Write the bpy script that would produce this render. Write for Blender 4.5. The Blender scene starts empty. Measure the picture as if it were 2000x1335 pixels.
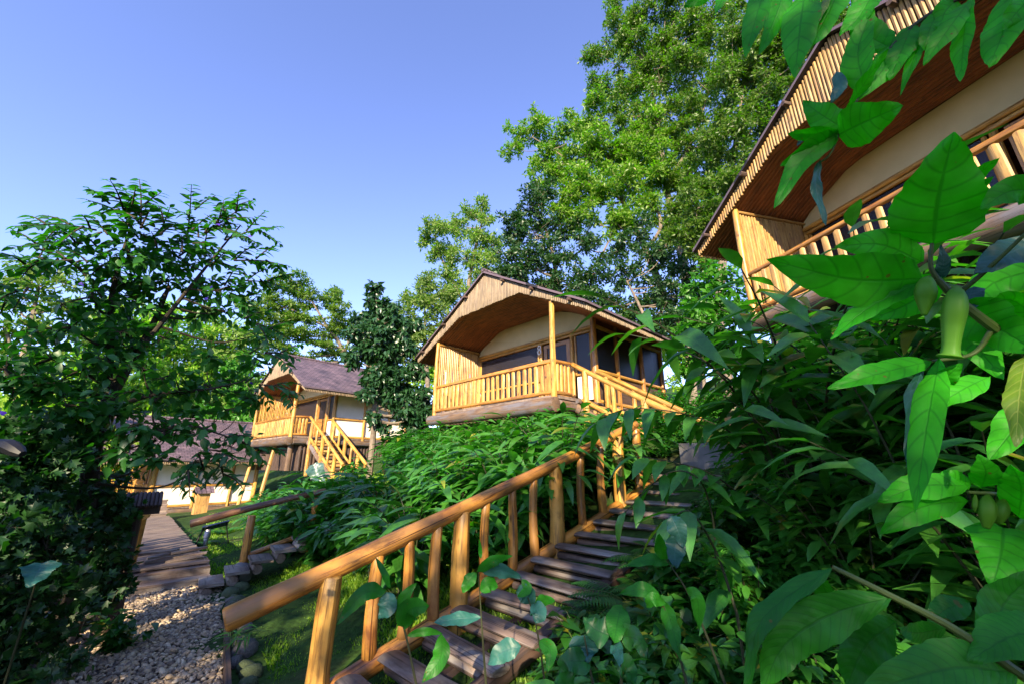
import bpy, math, random
import numpy as np
from mathutils import Vector, Matrix
random.seed(7)
RNG = np.random.default_rng(7)
S = bpy.context.scene
COL = S.collection
# ------------------------------------------------------------------ camera model (also used to survey positions)
FPX, PITCH, EYE = 777.8, math.radians(17.1), 1.6
CP, SP = math.cos(PITCH), math.sin(PITCH)

def at(px, py, D):
    """world point on the sight line of a photo pixel at horizontal distance D (metres)"""
    x, u = px - 1000.0, 667.5 - py
    d = np.array([x, FPX * CP - u * SP, FPX * SP + u * CP])
    return d / math.hypot(d[0], d[1]) * D + np.array([0, 0, EYE])

def proj(p):
    x, y, z = p[0], p[1], p[2] - EYE
    d = y * CP + z * SP
    return 1000 + FPX * x / d, 667.5 - FPX * (z * CP - y * SP) / d

# ------------------------------------------------------------------ terrain
def height(x, y):
    x = np.asarray(x, float); y = np.asarray(y, float)
    s = (x + 3.2) * .81 + (y - 4.1) * .585
    t = (x + 3.2) * -.57 + (y - 4.1) * .82
    sm = lambda v: .5 * (v + np.sqrt(v * v + .09))
    h = -.22 + .40 * sm(s - 1.35) - .27 * sm(s - 7.2) + .14 * sm(s - 21)
    h = h - .19 * sm(s - 60)
    h = h - .035 * sm(t - 9) + .035 * sm(t - 24)
    h = h + .25 * np.exp(-((x + 9) ** 2 + (y - 18) ** 2) / 30)
    h = h - .12 * sm(-s - 2.0) + .12 * sm(-s - 8)
    h = h + .035 * np.sin(x * 1.7 + y * .6) * np.sin(y * 1.3 - x * .4) * np.clip((np.abs(s) - .8) * 1.5, 0, 1)
    return h
def hz(x, y): return float(height(x, y))

# ------------------------------------------------------------------ object helpers
def tag(o, label=None, cat=None, group=None, kind=None):
    if label: o['label'] = label
    if cat: o['category'] = cat
    if group: o['group'] = group
    if kind: o['kind'] = kind
    return o

def thing(name, label, cat, loc=(0, 0, 0), group=None):
    o = bpy.data.objects.new(name, None); COL.objects.link(o)
    o.location = loc; o.empty_display_size = .2
    return tag(o, label, cat, group)

def link(name, me, parent=None):
    o = bpy.data.objects.new(name, me); COL.objects.link(o)
    if parent is not None:
        o.parent = parent
    return o

class MB:
    """collects world-space geometry for ONE mesh"""
    def __init__(self): self.v = []; self.f = []; self.uv = []
    def add(self, verts, faces, uvs=None):
        b = len(self.v)
        self.v += [tuple(map(float, p)) for p in verts]
        self.uv += [tuple(p) for p in uvs] if uvs is not None else [(p[0], p[2]) for p in verts]
        self.f += [tuple(i + b for i in f) for f in faces]
    def box(self, c, ax, ay, az):
        """centre and three half-axis vectors, uv runs along the longest axis"""
        c = np.array(c, float); A = [np.array(a, float) for a in (ax, ay, az)]
        o = random.random() * 50
        for i in range(3):
            for sgn in (-1, 1):
                j, k = (i + 1) % 3, (i + 2) % 3
                if sgn < 0: j, k = k, j
                lj, lk = np.linalg.norm(A[j]), np.linalg.norm(A[k])
                q = [c + sgn * A[i] + a * A[j] + b * A[k] for a, b in ((-1, -1), (1, -1), (1, 1), (-1, 1))]
                if lj > lk: uv = [(o + b * lk, o + a * lj) for a, b in ((-1, -1), (1, -1), (1, 1), (-1, 1))]
                else: uv = [(o + a * lj, o + b * lk) for a, b in ((-1, -1), (1, -1), (1, 1), (-1, 1))]
                self.add(q, [(0, 1, 2, 3)], uv)
    def log(self, p0, p1, r0, r1=None, seg=10, n=None, wob=.06, bend=.0, flat=1.0, side=None, dome=False):
        p0, p1 = np.array(p0, float), np.array(p1, float)
        r1 = r0 if r1 is None else r1
        L = np.linalg.norm(p1 - p0); n = n or max(2, int(L / .35) + 2)
        d = (p1 - p0) / L
        ref = np.array(side, float) if side is not None else (np.array([0, 0, 1.]) if abs(d[2]) < .8 else np.array([1., 0, 0]))
        a = np.cross(d, ref); a /= np.linalg.norm(a); b = np.cross(a, d)
        if side is None: b, a = b, a
        off = random.random() * 60
        ph = random.random() * 6; ba = random.random() * 6
        base = len(self.v)
        lobes = [1 + wob * .5 * math.sin(2 * math.pi * j / seg * 2 + ph) + wob * .5 * random.uniform(-1, 1) for j in range(seg)]
        ts = list(np.linspace(0, 1, n))
        sc = [1.0] * n
        if dome:
            ts = ts[:-1] + [1 - r1 * .45 / L, 1.0]; sc = [1.0] * (n - 1) + [.92, .45]
        else:
            ts = [0] + [min(.5, .012 / L)] + ts[1:-1] + [max(.5, 1 - .012 / L), 1]; sc = [.86] + [1] + [1] * (n - 2) + [1, .86]
        m = len(ts)
        for i, t in enumerate(ts):
            r = (r0 + (r1 - r0) * t) * sc[i]
            if 1 < i < m - 2: r *= 1 + wob * .6 * random.uniform(-1, 1)
            c = p0 + d * L * t + (a * math.cos(ba) + b * math.sin(ba)) * bend * math.sin(math.pi * t)
            for j in range(seg):
                th = 2 * math.pi * j / seg
                self.v.append(tuple(c + (a * math.cos(th) + b * math.sin(th) * flat) * r * lobes[j]))
                self.uv.append((off + j / seg * 2 * math.pi * max(r0, r1), off * 1.7 + t * L))
        for i in range(m - 1):
            for j in range(seg):
                k = (j + 1) % seg
                self.f.append((base + i * seg + j, base + i * seg + k, base + (i + 1) * seg + k, base + (i + 1) * seg + j))
        self.f.append(tuple(base + j for j in range(seg))[::-1])
        self.f.append(tuple(base + (m - 1) * seg + j for j in range(seg)))
    def tube(self, pts, rad, seg=6):
        pts = [np.array(p, float) for p in pts]; base = len(self.v); n = len(pts); l = 0; off = random.random() * 40
        a = None
        for i, p in enumerate(pts):
            d = pts[min(i + 1, n - 1)] - pts[max(i - 1, 0)]; d = d / (np.linalg.norm(d) + 1e-9)
            if a is None:
                a = np.cross(d, [0, 0, 1.]) if abs(d[2]) < .9 else np.cross(d, [1., 0, 0])
            a = a - d * np.dot(a, d); a /= np.linalg.norm(a) + 1e-9; b = np.cross(d, a)
            if i: l += np.linalg.norm(p - pts[i - 1])
            for j in range(seg):
                th = 2 * math.pi * j / seg
                self.v.append(tuple(p + (a * math.cos(th) + b * math.sin(th)) * rad[i])); self.uv.append((off + j / seg * 6.28 * rad[0], l))
        for i in range(n - 1):
            for j in range(seg):
                k = (j + 1) % seg
                self.f.append((base + i * seg + j, base + i * seg + k, base + (i + 1) * seg + k, base + (i + 1) * seg + j))
        self.f.append(tuple(base + j for j in range(seg))[::-1]); self.f.append(tuple(base + (n - 1) * seg + j for j in range(seg)))
    def build(self, name, mat, parent=None, smooth=True, M=None):
        me = bpy.data.meshes.new(name)
        vs = np.array(self.v)
        o = None
        if parent is not None:
            vs = vs - np.array(root_loc(parent))
        me.from_pydata(vs.tolist(), [], self.f)
        uvl = me.uv_layers.new(name='UVMap')
        idx = np.empty(len(me.loops), dtype=np.int32); me.loops.foreach_get('vertex_index', idx)
        uvl.data.foreach_set('uv', np.array(self.uv, dtype=np.float32)[idx].ravel())
        me.materials.append(mat)
        if smooth:
            me.polygons.foreach_set('use_smooth', [len(p.vertices) <= 4 for p in me.polygons])
            try: me.set_sharp_from_angle(angle=math.radians(38))
            except Exception: pass
        return link(name, me, parent)

def root_loc(o):
    p = Vector((0, 0, 0))
    while o is not None:
        p += o.location; o = o.parent
    return p

# ------------------------------------------------------------------ materials
def newmat(name):
    m = bpy.data.materials.new(name); m.use_nodes = True
    nt = m.node_tree; nt.nodes.clear()
    out = nt.nodes.new('ShaderNodeOutputMaterial'); b = nt.nodes.new('ShaderNodeBsdfPrincipled')
    nt.links.new(b.outputs[0], out.inputs[0])
    return m, nt, b, out
def N(nt, t, **kw):
    n = nt.nodes.new(t)
    for k, v in kw.items():
        if k.startswith('i_'):
            key = k[2:]
            n.inputs[int(key) if key.isdigit() else key].default_value = v
        else: setattr(n, k, v)
    return n
def ramp(nt, fac, stops):
    r = N(nt, 'ShaderNodeValToRGB'); e = r.color_ramp.elements
    while len(e) < len(stops): e.new(.5)
    for x, (p, c) in zip(e, stops):
        x.position = p; x.color = (*c, 1) if len(c) == 3 else c
    nt.links.new(fac, r.inputs[0]); return r
def uvmap(nt, scale):
    u = N(nt, 'ShaderNodeUVMap'); m = N(nt, 'ShaderNodeMapping'); m.inputs['Scale'].default_value = scale
    nt.links.new(u.outputs[0], m.inputs[0]); return m
def bump(nt, b, h, strength=.3, dist=.01):
    n = N(nt, 'ShaderNodeBump'); n.inputs['Strength'].default_value = strength; n.inputs['Distance'].default_value = dist
    nt.links.new(h, n.inputs['Height']); nt.links.new(n.outputs[0], b.inputs['Normal'])
def mixc(nt, fac, a, b_, mode='MIX'):
    m = N(nt, 'ShaderNodeMix', data_type='RGBA', blend_type=mode)
    if hasattr(fac, 'is_linked'): nt.links.new(fac, m.inputs[0])
    else: m.inputs[0].default_value = fac
    for s, v in ((6, a), (7, b_)):
        if hasattr(v, 'is_linked'): nt.links.new(v, m.inputs[s])
        else: m.inputs[s].default_value = (*v, 1)
    return m.outputs[2]

def wood(name, c0, c1, dark, rough=.42, spec=.5, streak=1.0, knots=True, grey=None):
    m, nt, b, out = newmat(name)
    mp = uvmap(nt, (26, 1.6, 1)); n1 = N(nt, 'ShaderNodeTexNoise'); n1.inputs['Scale'].default_value = 1; n1.inputs['Detail'].default_value = 5; n1.inputs['Roughness'].default_value = .65
    nt.links.new(mp.outputs[0], n1.inputs['Vector'])
    mp2 = uvmap(nt, (5, 2.2, 1)); n2 = N(nt, 'ShaderNodeTexNoise'); n2.inputs['Scale'].default_value = 1; n2.inputs['Detail'].default_value = 3
    nt.links.new(mp2.outputs[0], n2.inputs['Vector'])
    base = ramp(nt, n2.outputs[0], [(.3, c0), (.68, c1)])
    st = ramp(nt, n1.outputs[0], [(.36, (1, 1, 1)), (.47, (0, 0, 0))])
    mul = N(nt, 'ShaderNodeMath', operation='MULTIPLY'); nt.links.new(st.outputs[0], mul.inputs[0]); mul.inputs[1].default_value = .7 * streak
    col = mixc(nt, mul.outputs[0], base.outputs[0], dark)
    if knots:
        mp3 = uvmap(nt, (7, 3.0, 1)); v = N(nt, 'ShaderNodeTexVoronoi'); v.inputs['Scale'].default_value = 1; nt.links.new(mp3.outputs[0], v.inputs['Vector'])
        kr = ramp(nt, v.outputs['Distance'], [(.06, (1, 1, 1)), (.15, (0, 0, 0))])
        mk = N(nt, 'ShaderNodeMath', operation='MULTIPLY'); nt.links.new(kr.outputs[0], mk.inputs[0]); mk.inputs[1].default_value = .8
        col = mixc(nt, mk.outputs[0], col, dark)
    if grey is not None:
        mp4 = uvmap(nt, (3, .8, 1)); n4 = N(nt, 'ShaderNodeTexNoise'); n4.inputs['Scale'].default_value = 1.3; n4.inputs['Detail'].default_value = 6; nt.links.new(mp4.outputs[0], n4.inputs['Vector'])
        gr = ramp(nt, n4.outputs[0], [(.48, (0, 0, 0)), (.62, (1, 1, 1))])
        col = mixc(nt, gr.outputs[0], col, grey)
    mp5 = uvmap(nt, (48, .55, 1)); n5 = N(nt, 'ShaderNodeTexNoise'); n5.inputs['Scale'].default_value = 1; n5.inputs['Detail'].default_value = 2; nt.links.new(mp5.outputs[0], n5.inputs['Vector'])
    ck = ramp(nt, n5.outputs[0], [(.335, (.9, .9, .9)), (.365, (0, 0, 0))]); col = mixc(nt, ck.outputs[0], col, tuple(v * .5 for v in dark))
    mp6 = uvmap(nt, (4, 2.4, 1)); n6 = N(nt, 'ShaderNodeTexNoise'); n6.inputs['Scale'].default_value = 1; n6.inputs['Detail'].default_value = 7; n6.inputs['Roughness'].default_value = .7; nt.links.new(mp6.outputs[0], n6.inputs['Vector'])
    sm = ramp(nt, n6.outputs[0], [(.50, (0, 0, 0)), (.68, (.85, .85, .85))]); col = mixc(nt, sm.outputs[0], col, tuple(v * 2.2 for v in dark))
    oi = N(nt, 'ShaderNodeObjectInfo'); hv = N(nt, 'ShaderNodeHueSaturation')
    mr = N(nt, 'ShaderNodeMapRange'); mr.inputs[3].default_value = .82; mr.inputs[4].default_value = 1.15
    nt.links.new(oi.outputs['Random'], mr.inputs[0]); nt.links.new(mr.outputs[0], hv.inputs['Value']); nt.links.new(col, hv.inputs['Color'])
    nt.links.new(hv.outputs[0], b.inputs['Base Color'])
    b.inputs['Roughness'].default_value = rough; b.inputs['Specular IOR Level'].default_value = spec
    bump(nt, b, n1.outputs[0], .45, .008)
    return m

W_GOLD = wood('golden_log', (.40, .19, .032), (.60, .34, .075), (.06, .024, .008))
W_RAIL = wood('varnished_rail_log', (.38, .145, .024), (.58, .28, .052), (.05, .016, .006), rough=.34, streak=1.3, grey=(.30, .150, .045))
W_POLE = wood('pale_pole', (.38, .20, .050), (.53, .33, .105), (.12, .06, .025), rough=.55)
W_CEIL = wood('red_ceiling_pole', (.16, .045, .012), (.29, .090, .024), (.04, .012, .006), rough=.5)
W_BEAM = wood('weathered_beam', (.11, .068, .042), (.19, .12, .068), (.035, .02, .014), rough=.7, grey=(.13, .12, .13))
W_TREAD = wood('weathered_tread', (.115, .078, .060), (.21, .155, .125), (.022, .015, .011), rough=.55, streak=1.25, grey=(.27, .24, .21))
W_DECK = wood('weathered_deck', (.17, .12, .095), (.28, .215, .17), (.04, .03, .025), rough=.75, knots=False)
W_DARK = wood('dark_plank', (.045, .026, .020), (.09, .052, .036), (.012, .008, .006), rough=.7)
W_DOOR = wood('door_timber', (.36, .15, .030), (.50, .25, .06), (.09, .035, .012), rough=.35, knots=False)
W_FASC = wood('weathered_fascia_pole', (.17, .12, .070), (.30, .22, .125), (.07, .045, .03), rough=.6)

def plain(name, c, rough=.8, spec=.3, var=.12, scale=3.0, bmp=.15, metal=0):
    m, nt, b, out = newmat(name)
    tc = N(nt, 'ShaderNodeTexCoord'); n = N(nt, 'ShaderNodeTexNoise'); n.inputs['Scale'].default_value = scale; n.inputs['Detail'].default_value = 7
    nt.links.new(tc.outputs['Object'], n.inputs['Vector'])
    r = ramp(nt, n.outputs[0], [(.3, tuple(v * (1 - var) for v in c)), (.7, tuple(min(1, v * (1 + var)) for v in c))])
    nt.links.new(r.outputs[0], b.inputs['Base Color']); b.inputs['Roughness'].default_value = rough; b.inputs['Specular IOR Level'].default_value = spec; b.inputs['Metallic'].default_value = metal
    if bmp: bump(nt, b, n.outputs[0], bmp, .02)
    return m
M_CREAM = plain('cream_canvas', (.62, .50, .27), .85, .2, .07, 2.5, .1)
M_WHITE = plain('white_canvas', (.80, .72, .60), .85, .2, .06, 2.5, .1)
M_CONC = plain('grey_concrete', (.20, .19, .175), .9, .2, .3, 5, .4)
M_SOIL = plain('pale_earth', (.36, .25, .20), .95, .1, .35, 4, .6)
M_BLACK = plain('black_plastic', (.008, .008, .010), .5, .3, .1, 3, 0)
M_NUM = plain('white_number_paint', (.8, .78, .72), .6, .3, .05, 3, 0)
M_PANEL = plain('blue_solar_glass', (.02, .035, .10), .15, .6, .2, 8, 0)
M_METAL = plain('grey_metal', (.35, .35, .36), .4, .5, .1, 8, 0, .8)

def netting():
    m, nt, b, out = newmat('dark_window_netting')
    b.inputs['Base Color'].default_value = (.022, .021, .030, 1); b.inputs['Roughness'].default_value = .35
    tr = N(nt, 'ShaderNodeBsdfTransparent'); mx = N(nt, 'ShaderNodeMixShader'); mx.inputs[0].default_value = .72
    nt.links.new(tr.outputs[0], mx.inputs[1]); nt.links.new(b.outputs[0], mx.inputs[2]); nt.links.new(mx.outputs[0], out.inputs[0])
    return m
M_NET = netting()
M_CURT = plain('pale_curtain', (.5, .46, .44), .9, .1, .1, 3, 0)

def shingle():
    m, nt, b, out = newmat('brown_shingle')
    mp = uvmap(nt, (1, 1, 1)); br = N(nt, 'ShaderNodeTexBrick')
    br.inputs['Scale'].default_value = 1; br.inputs['Mortar Size'].default_value = .012; br.inputs['Brick Width'].default_value = .22; br.inputs['Row Height'].default_value = .16
    br.inputs['Color1'].default_value = (.17, .125, .145, 1); br.inputs['Color2'].default_value = (.10, .072, .088, 1); br.inputs['Mortar'].default_value = (.02, .015, .015, 1)
    nt.links.new(mp.outputs[0], br.inputs['Vector'])
    n = N(nt, 'ShaderNodeTexNoise'); n.inputs['Scale'].default_value = 1.4; n.inputs['Detail'].default_value = 6; nt.links.new(mp.outputs[0], n.inputs['Vector'])
    r = ramp(nt, n.outputs[0], [(.35, (.6, .6, .62)), (.7, (1.35, 1.25, 1.2))])
    nt.links.new(mixc(nt, 1.0, br.outputs[0], r.outputs[0], 'MULTIPLY'), b.inputs['Base Color'])
    b.inputs['Roughness'].default_value = .6
    bump(nt, b, br.outputs['Fac'], -.5, .02)
    return m
M_SHING = shingle()

def leafmat(name, c0, c1, trans=(.12, .34, .02), tf=.32, rough=.38, spec=.5, vein=0.0, veincol=(.10, .22, .05), pairs=9, odd=None):
    m, nt, b, out = newmat(name)
    at_ = N(nt, 'ShaderNodeAttribute', attribute_name='rnd')
    stops = [(.0, c0), (.75, c1)]
    if odd is not None: stops += [(.98, c1), (.993, odd)]
    r = ramp(nt, at_.outputs['Fac'], stops)
    oi = N(nt, 'ShaderNodeObjectInfo'); mr = N(nt, 'ShaderNodeMapRange'); mr.inputs[3].default_value = .75; mr.inputs[4].default_value = 1.25
    nt.links.new(oi.outputs['Random'], mr.inputs[0]); hv = N(nt, 'ShaderNodeHueSaturation'); nt.links.new(mr.outputs[0], hv.inputs['Value'])
    col = r.outputs[0]
    nt.links.new(col, hv.inputs['Color']); col = hv.outputs[0]
    if vein:
        uv = N(nt, 'ShaderNodeUVMap'); sx = N(nt, 'ShaderNodeSeparateXYZ'); nt.links.new(uv.outputs[0], sx.inputs[0])
        a = N(nt, 'ShaderNodeMath', operation='MULTIPLY_ADD'); a.inputs[1].default_value = 2; a.inputs[2].default_value = -1; nt.links.new(sx.outputs[0], a.inputs[0])
        ab = N(nt, 'ShaderNodeMath', operation='ABSOLUTE'); nt.links.new(a.outputs[0], ab.inputs[0])
        pw = N(nt, 'ShaderNodeMath', operation='POWER'); pw.inputs[1].default_value = 1.4; nt.links.new(ab.outputs[0], pw.inputs[0])
        k = N(nt, 'ShaderNodeMath', operation='MULTIPLY_ADD'); k.inputs[1].default_value = -.13; nt.links.new(pw.outputs[0], k.inputs[0]); nt.links.new(sx.outputs[1], k.inputs[2])
        f = N(nt, 'ShaderNodeMath', operation='MULTIPLY'); f.inputs[1].default_value = pairs; nt.links.new(k.outputs[0], f.inputs[0])
        fr = N(nt, 'ShaderNodeMath', operation='PINGPONG'); fr.inputs[1].default_value = .5; nt.links.new(f.outputs[0], fr.inputs[0])
        rv = ramp(nt, fr.outputs[0], [(.0, (1, 1, 1)), (.055, (.5, .5, .5)), (.12, (0, 0, 0))])
        rm = ramp(nt, ab.outputs[0], [(.03, (1, 1, 1)), (.075, (0, 0, 0))])
        mx = N(nt, 'ShaderNodeMath', operation='MAXIMUM'); nt.links.new(rv.outputs[0], mx.inputs[0]); nt.links.new(rm.outputs[0], mx.inputs[1])
        ms = N(nt, 'ShaderNodeMath', operation='MULTIPLY'); ms.inputs[1].default_value = vein; nt.links.new(mx.outputs[0], ms.inputs[0])
        # blotches of older tissue between the veins
        tc = N(nt, 'ShaderNodeTexCoord'); n = N(nt, 'ShaderNodeTexNoise'); n.inputs['Scale'].default_value = 18; n.inputs['Detail'].default_value = 6; nt.links.new(tc.outputs['Object'], n.inputs['Vector'])
        nr = ramp(nt, n.outputs[0], [(.3, (.75, .75, .75)), (.7, (1.2, 1.2, 1.2))]); col = mixc(nt, 1.0, col, nr.outputs[0], 'MULTIPLY')
        col = mixc(nt, ms.outputs[0], col, veincol)
        mh = N(nt, 'ShaderNodeMath', operation='MULTIPLY_ADD'); mh.inputs[1].default_value = -1.0; nt.links.new(fr.outputs[0], mh.inputs[2]); nt.links.new(rm.outputs[0], mh.inputs[0])
        n2 = N(nt, 'ShaderNodeTexNoise'); n2.inputs['Scale'].default_value = 55; nt.links.new(tc.outputs['Object'], n2.inputs['Vector'])
        ad = N(nt, 'ShaderNodeMath', operation='MULTIPLY_ADD'); ad.inputs[1].default_value = .35; nt.links.new(n2.outputs[0], ad.inputs[0]); nt.links.new(mh.outputs[0], ad.inputs[2])
        bump(nt, b, ad.outputs[0], .28, .003)
    if vein > .4:
        vo = N(nt, 'ShaderNodeTexVoronoi'); vo.inputs['Scale'].default_value = 42; nt.links.new(tc.outputs['Object'], vo.inputs['Vector'])
        n7 = N(nt, 'ShaderNodeTexNoise'); n7.inputs['Scale'].default_value = 9; nt.links.new(tc.outputs['Object'], n7.inputs['Vector'])
        a7 = N(nt, 'ShaderNodeMath', operation='MULTIPLY_ADD'); a7.inputs[1].default_value = .9; nt.links.new(n7.outputs[0], a7.inputs[0]); nt.links.new(vo.outputs['Distance'], a7.inputs[2])
        sp = ramp(nt, a7.outputs[0], [(.46, (.9, .9, .9)), (.50, (0, 0, 0))]); col = mixc(nt, sp.outputs[0], col, (.13, .10, .02))
    tcol = mixc(nt, 1.0, col, (trans[0] * 9, trans[1] * 6, trans[2] * 9), 'MULTIPLY')
    nt.links.new(col, b.inputs['Base Color']); b.inputs['Roughness'].default_value = rough; b.inputs['Specular IOR Level'].default_value = spec
    t = N(nt, 'ShaderNodeBsdfTranslucent'); nt.links.new(tcol, t.inputs[0])
    mx = N(nt, 'ShaderNodeMixShader'); mx.inputs[0].default_value = tf
    nt.links.new(b.outputs[0], mx.inputs[1]); nt.links.new(t.outputs[0], mx.inputs[2]); nt.links.new(mx.outputs[0], out.inputs[0])
    return m
YEL = (.30, .28, .03)
L_GING = leafmat('ginger_leaf', (.028, .150, .020), (.070, .245, .030), rough=.33, spec=.65, vein=.25, odd=YEL)
L_BROAD = leafmat('broad_leaf', (.016, .100, .014), (.045, .18, .022), rough=.36, odd=YEL)
L_THICK = leafmat('thicket_leaf', (.024, .145, .016), (.065, .24, .026), rough=.36, odd=YEL)
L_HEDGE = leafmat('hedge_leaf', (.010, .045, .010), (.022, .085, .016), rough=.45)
L_LEFT = leafmat('left_tree_leaf', (.012, .070, .014), (.032, .130, .020), rough=.42, tf=.36)
L_BIG = leafmat('tall_tree_leaf', (.060, .140, .012), (.145, .240, .018), rough=.42, tf=.45, odd=(.22, .14, .02))
L_BIG2 = leafmat('tall_tree_leaf_deep', (.045, .105, .012), (.10, .17, .016), rough=.42, tf=.42)
L_DARK = leafmat('dark_tree_leaf', (.014, .058, .014), (.036, .100, .022), rough=.4, tf=.32)
L_PALE = leafmat('pale_tree_leaf', (.085, .165, .028), (.20, .28, .060), rough=.5, tf=.42)
L_ACAC = leafmat('feathery_leaf', (.075, .165, .014), (.17, .27, .028), rough=.5, tf=.42)
L_BRIGHT = leafmat('bright_bush_leaf', (.14, .26, .018), (.30, .42, .050), rough=.5, tf=.45)
L_LIME = leafmat('lime_bush_leaf', (.020, .105, .010), (.055, .185, .014), rough=.42, tf=.38)
L_VINE = leafmat('creeper_leaf', (.012, .050, .020), (.030, .088, .030), rough=.32, tf=.22)
L_TRUMP = leafmat('trumpet_leaf', (.018, .20, .008), (.036, .29, .012), trans=(.09, .37, .008), rough=.45, spec=.22, tf=.5, vein=.5, veincol=(.010, .125, .008), pairs=7)
L_GHERO = leafmat('foreground_ginger_leaf', (.016, .135, .012), (.030, .195, .016), rough=.42, tf=.42, vein=.42, veincol=(.010, .085, .014), pairs=15, spec=.28)
L_YELLOW = leafmat('yellowing_leaf', (.09, .17, .012), (.14, .21, .018), rough=.45, tf=.4, vein=.3, veincol=(.4, .4, .1))
L_SHEEN = leafmat('sky_sheen_leaf', (.016, .085, .065), (.026, .11, .085), trans=(.05, .3, .1), rough=.42, spec=.3, tf=.15, vein=.35, veincol=(.05, .12, .13))  # sky reflection on glossy green leaves, put into the base colour as blue-green
L_TARO = leafmat('taro_leaf', (.025, .075, .065), (.04, .10, .085), rough=.35, spec=.7, tf=.2, vein=.4, veincol=(.14, .24, .2))
L_BUD = leafmat('flower_bud', (.055, .19, .014), (.09, .24, .02), rough=.5, spec=.25, tf=.3)
L_PURPLE = leafmat('purple_flower', (.06, .02, .35), (.09, .03, .45), trans=(.1, .03, .1), rough=.5, tf=.2)
L_HEARTV = leafmat('creeper_heart_leaf', (.012, .085, .018), (.030, .14, .030), rough=.36, spec=.4, tf=.35, vein=.6, veincol=(.03, .10, .04), pairs=5)
L_GRASS = leafmat('grass_blade', (.065, .17, .012), (.18, .29, .020), rough=.5, tf=.4)
L_STEM = plain('green_stem', (.05, .085, .018), .5, .4, .3, 6, .1)
L_DSTEM = plain('dark_stem', (.03, .035, .015), .6, .3, .3, 6, .1)
M_BARK = plain('grey_bark', (.17, .135, .10), .9, .2, .45, 5, .6)
M_DBARK = plain('dark_bark', (.045, .036, .026), .9, .2, .4, 6, .6)

# ------------------------------------------------------------------ leaves (numpy batches)
def leaf_template(ns, nc, prof, droop=.12, fold=.22, wave=0.0, wf=4):
    """unit leaf: x across (-1..1 half width), y along 0..1, z up; returns verts, faces, uvs"""
    v = []; uv = []
    us = np.linspace(-1, 1, nc)
    for i in range(ns + 1):
        t = i / ns; w = prof(t)
        for u in us:
            z = -droop * t * t * 1.0
            zz = fold * abs(u) * w * .5 + wave * abs(u) * math.sin(t * wf * 6.28 + (1.3 if u > 0 else 0)) * .5
            v.append((u * w, t, z, zz)); uv.append((u * .5 + .5, t))
    f = []
    for i in range(ns):
        for j in range(nc - 1):
            a = i * nc + j; f.append((a, a + 1, a + 1 + nc, a + nc))
    return np.array(v), np.array(f), np.array(uv)
ovate = lambda t: max(.02, (math.sin(math.pi * min(1, t ** .72)) ** .85) if 0 < t < 1 else .03)
lance = lambda t: max(.02, (math.sin(math.pi * t ** .82) ** .9) if 0 < t < 1 else .03)
heart = lambda t: max(.02, (1 - t) ** .75 * min(1, .55 + t * 3.2) * 1.08) if t < 1 else .02
T_SIMPLE = leaf_template(2, 3, lambda t: {0: .05, 1: 1, 2: .05}[round(t * 2)], droop=.15, fold=.3)
T_MED = leaf_template(4, 3, lance, droop=.28, fold=.3)
T_MED2 = leaf_template(4, 3, lance, droop=.6, fold=.35)
T_OV = leaf_template(4, 3, ovate, droop=.2, fold=.25)
T_HEART = leaf_template(4, 3, heart, droop=.25, fold=.2)
# maple-like small lobed leaf
def lobed():
    pts = []
    for k in range(11):
        a = math.radians(-125 + 25 * k); r = 1.0 if k % 2 == 1 else .55
        if k in (0, 10): r = .45
        pts.append((math.sin(a) * r, .35 + math.cos(a) * r * .62, 0, .12 * abs(math.sin(a))))
    v = [(0, 0, 0, 0)] + pts
    f = [(0, i + 1, i + 2, i + 2) for i in range(10)]
    return np.array(v, float), np.array([(a, b, c, c) for a, b, c, _ in f]), np.array([(p[0] * .5 + .5, p[1]) for p in v])
T_LOBE = lobed()

def unit(a): return a / (np.linalg.norm(a, axis=-1, keepdims=True) + 1e-9)

class Leaves:
    def __init__(self): self.b = []
    def add(self, T, pos, dirs, nrm, L, W, rnd=None):
        pos = np.atleast_2d(pos).astype(float); n = len(pos)
        if n == 0: return
        d = unit(np.broadcast_to(dirs, (n, 3)).astype(float)); nn = np.broadcast_to(nrm, (n, 3)).astype(float)
        x = unit(np.cross(d, nn)); z = np.cross(x, d)
        L = np.broadcast_to(L, (n,)); W = np.broadcast_to(W, (n,))
        tv, tf, tuv = T
        V = (pos[:, None, :] + x[:, None, :] * (tv[None, :, 0:1] * W[:, None, None] * .5) + d[:, None, :] * (tv[None, :, 1:2] * L[:, None, None])
             + z[:, None, :] * (tv[None, :, 2:3] * L[:, None, None] + tv[None, :, 3:4] * W[:, None, None]))
        r = RNG.random(n) if rnd is None else np.broadcast_to(rnd, (n,))
        self.b.append((V.reshape(-1, 3), tf, len(tv), n, np.tile(tuv, (n, 1)), np.repeat(r, len(tv))))
    def count(self): return sum(b[3] for b in self.b)
    def build(self, name, mat, parent=None, offset=None):
        V = np.concatenate([b[0] for b in self.b]); UV = np.concatenate([b[4] for b in self.b]); R = np.concatenate([b[5] for b in self.b])
        F = []; base = 0
        for v, tf, nv, n, uv, r in self.b:
            F.append((tf[None] + (np.arange(n) * nv)[:, None, None] + base).reshape(-1, 4)); base += n * nv
        F = np.concatenate(F)
        if parent is not None and offset is None: V = V - np.array(root_loc(parent))
        return link(name, quadmesh(name, V, F, UV, R, mat), parent)

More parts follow.
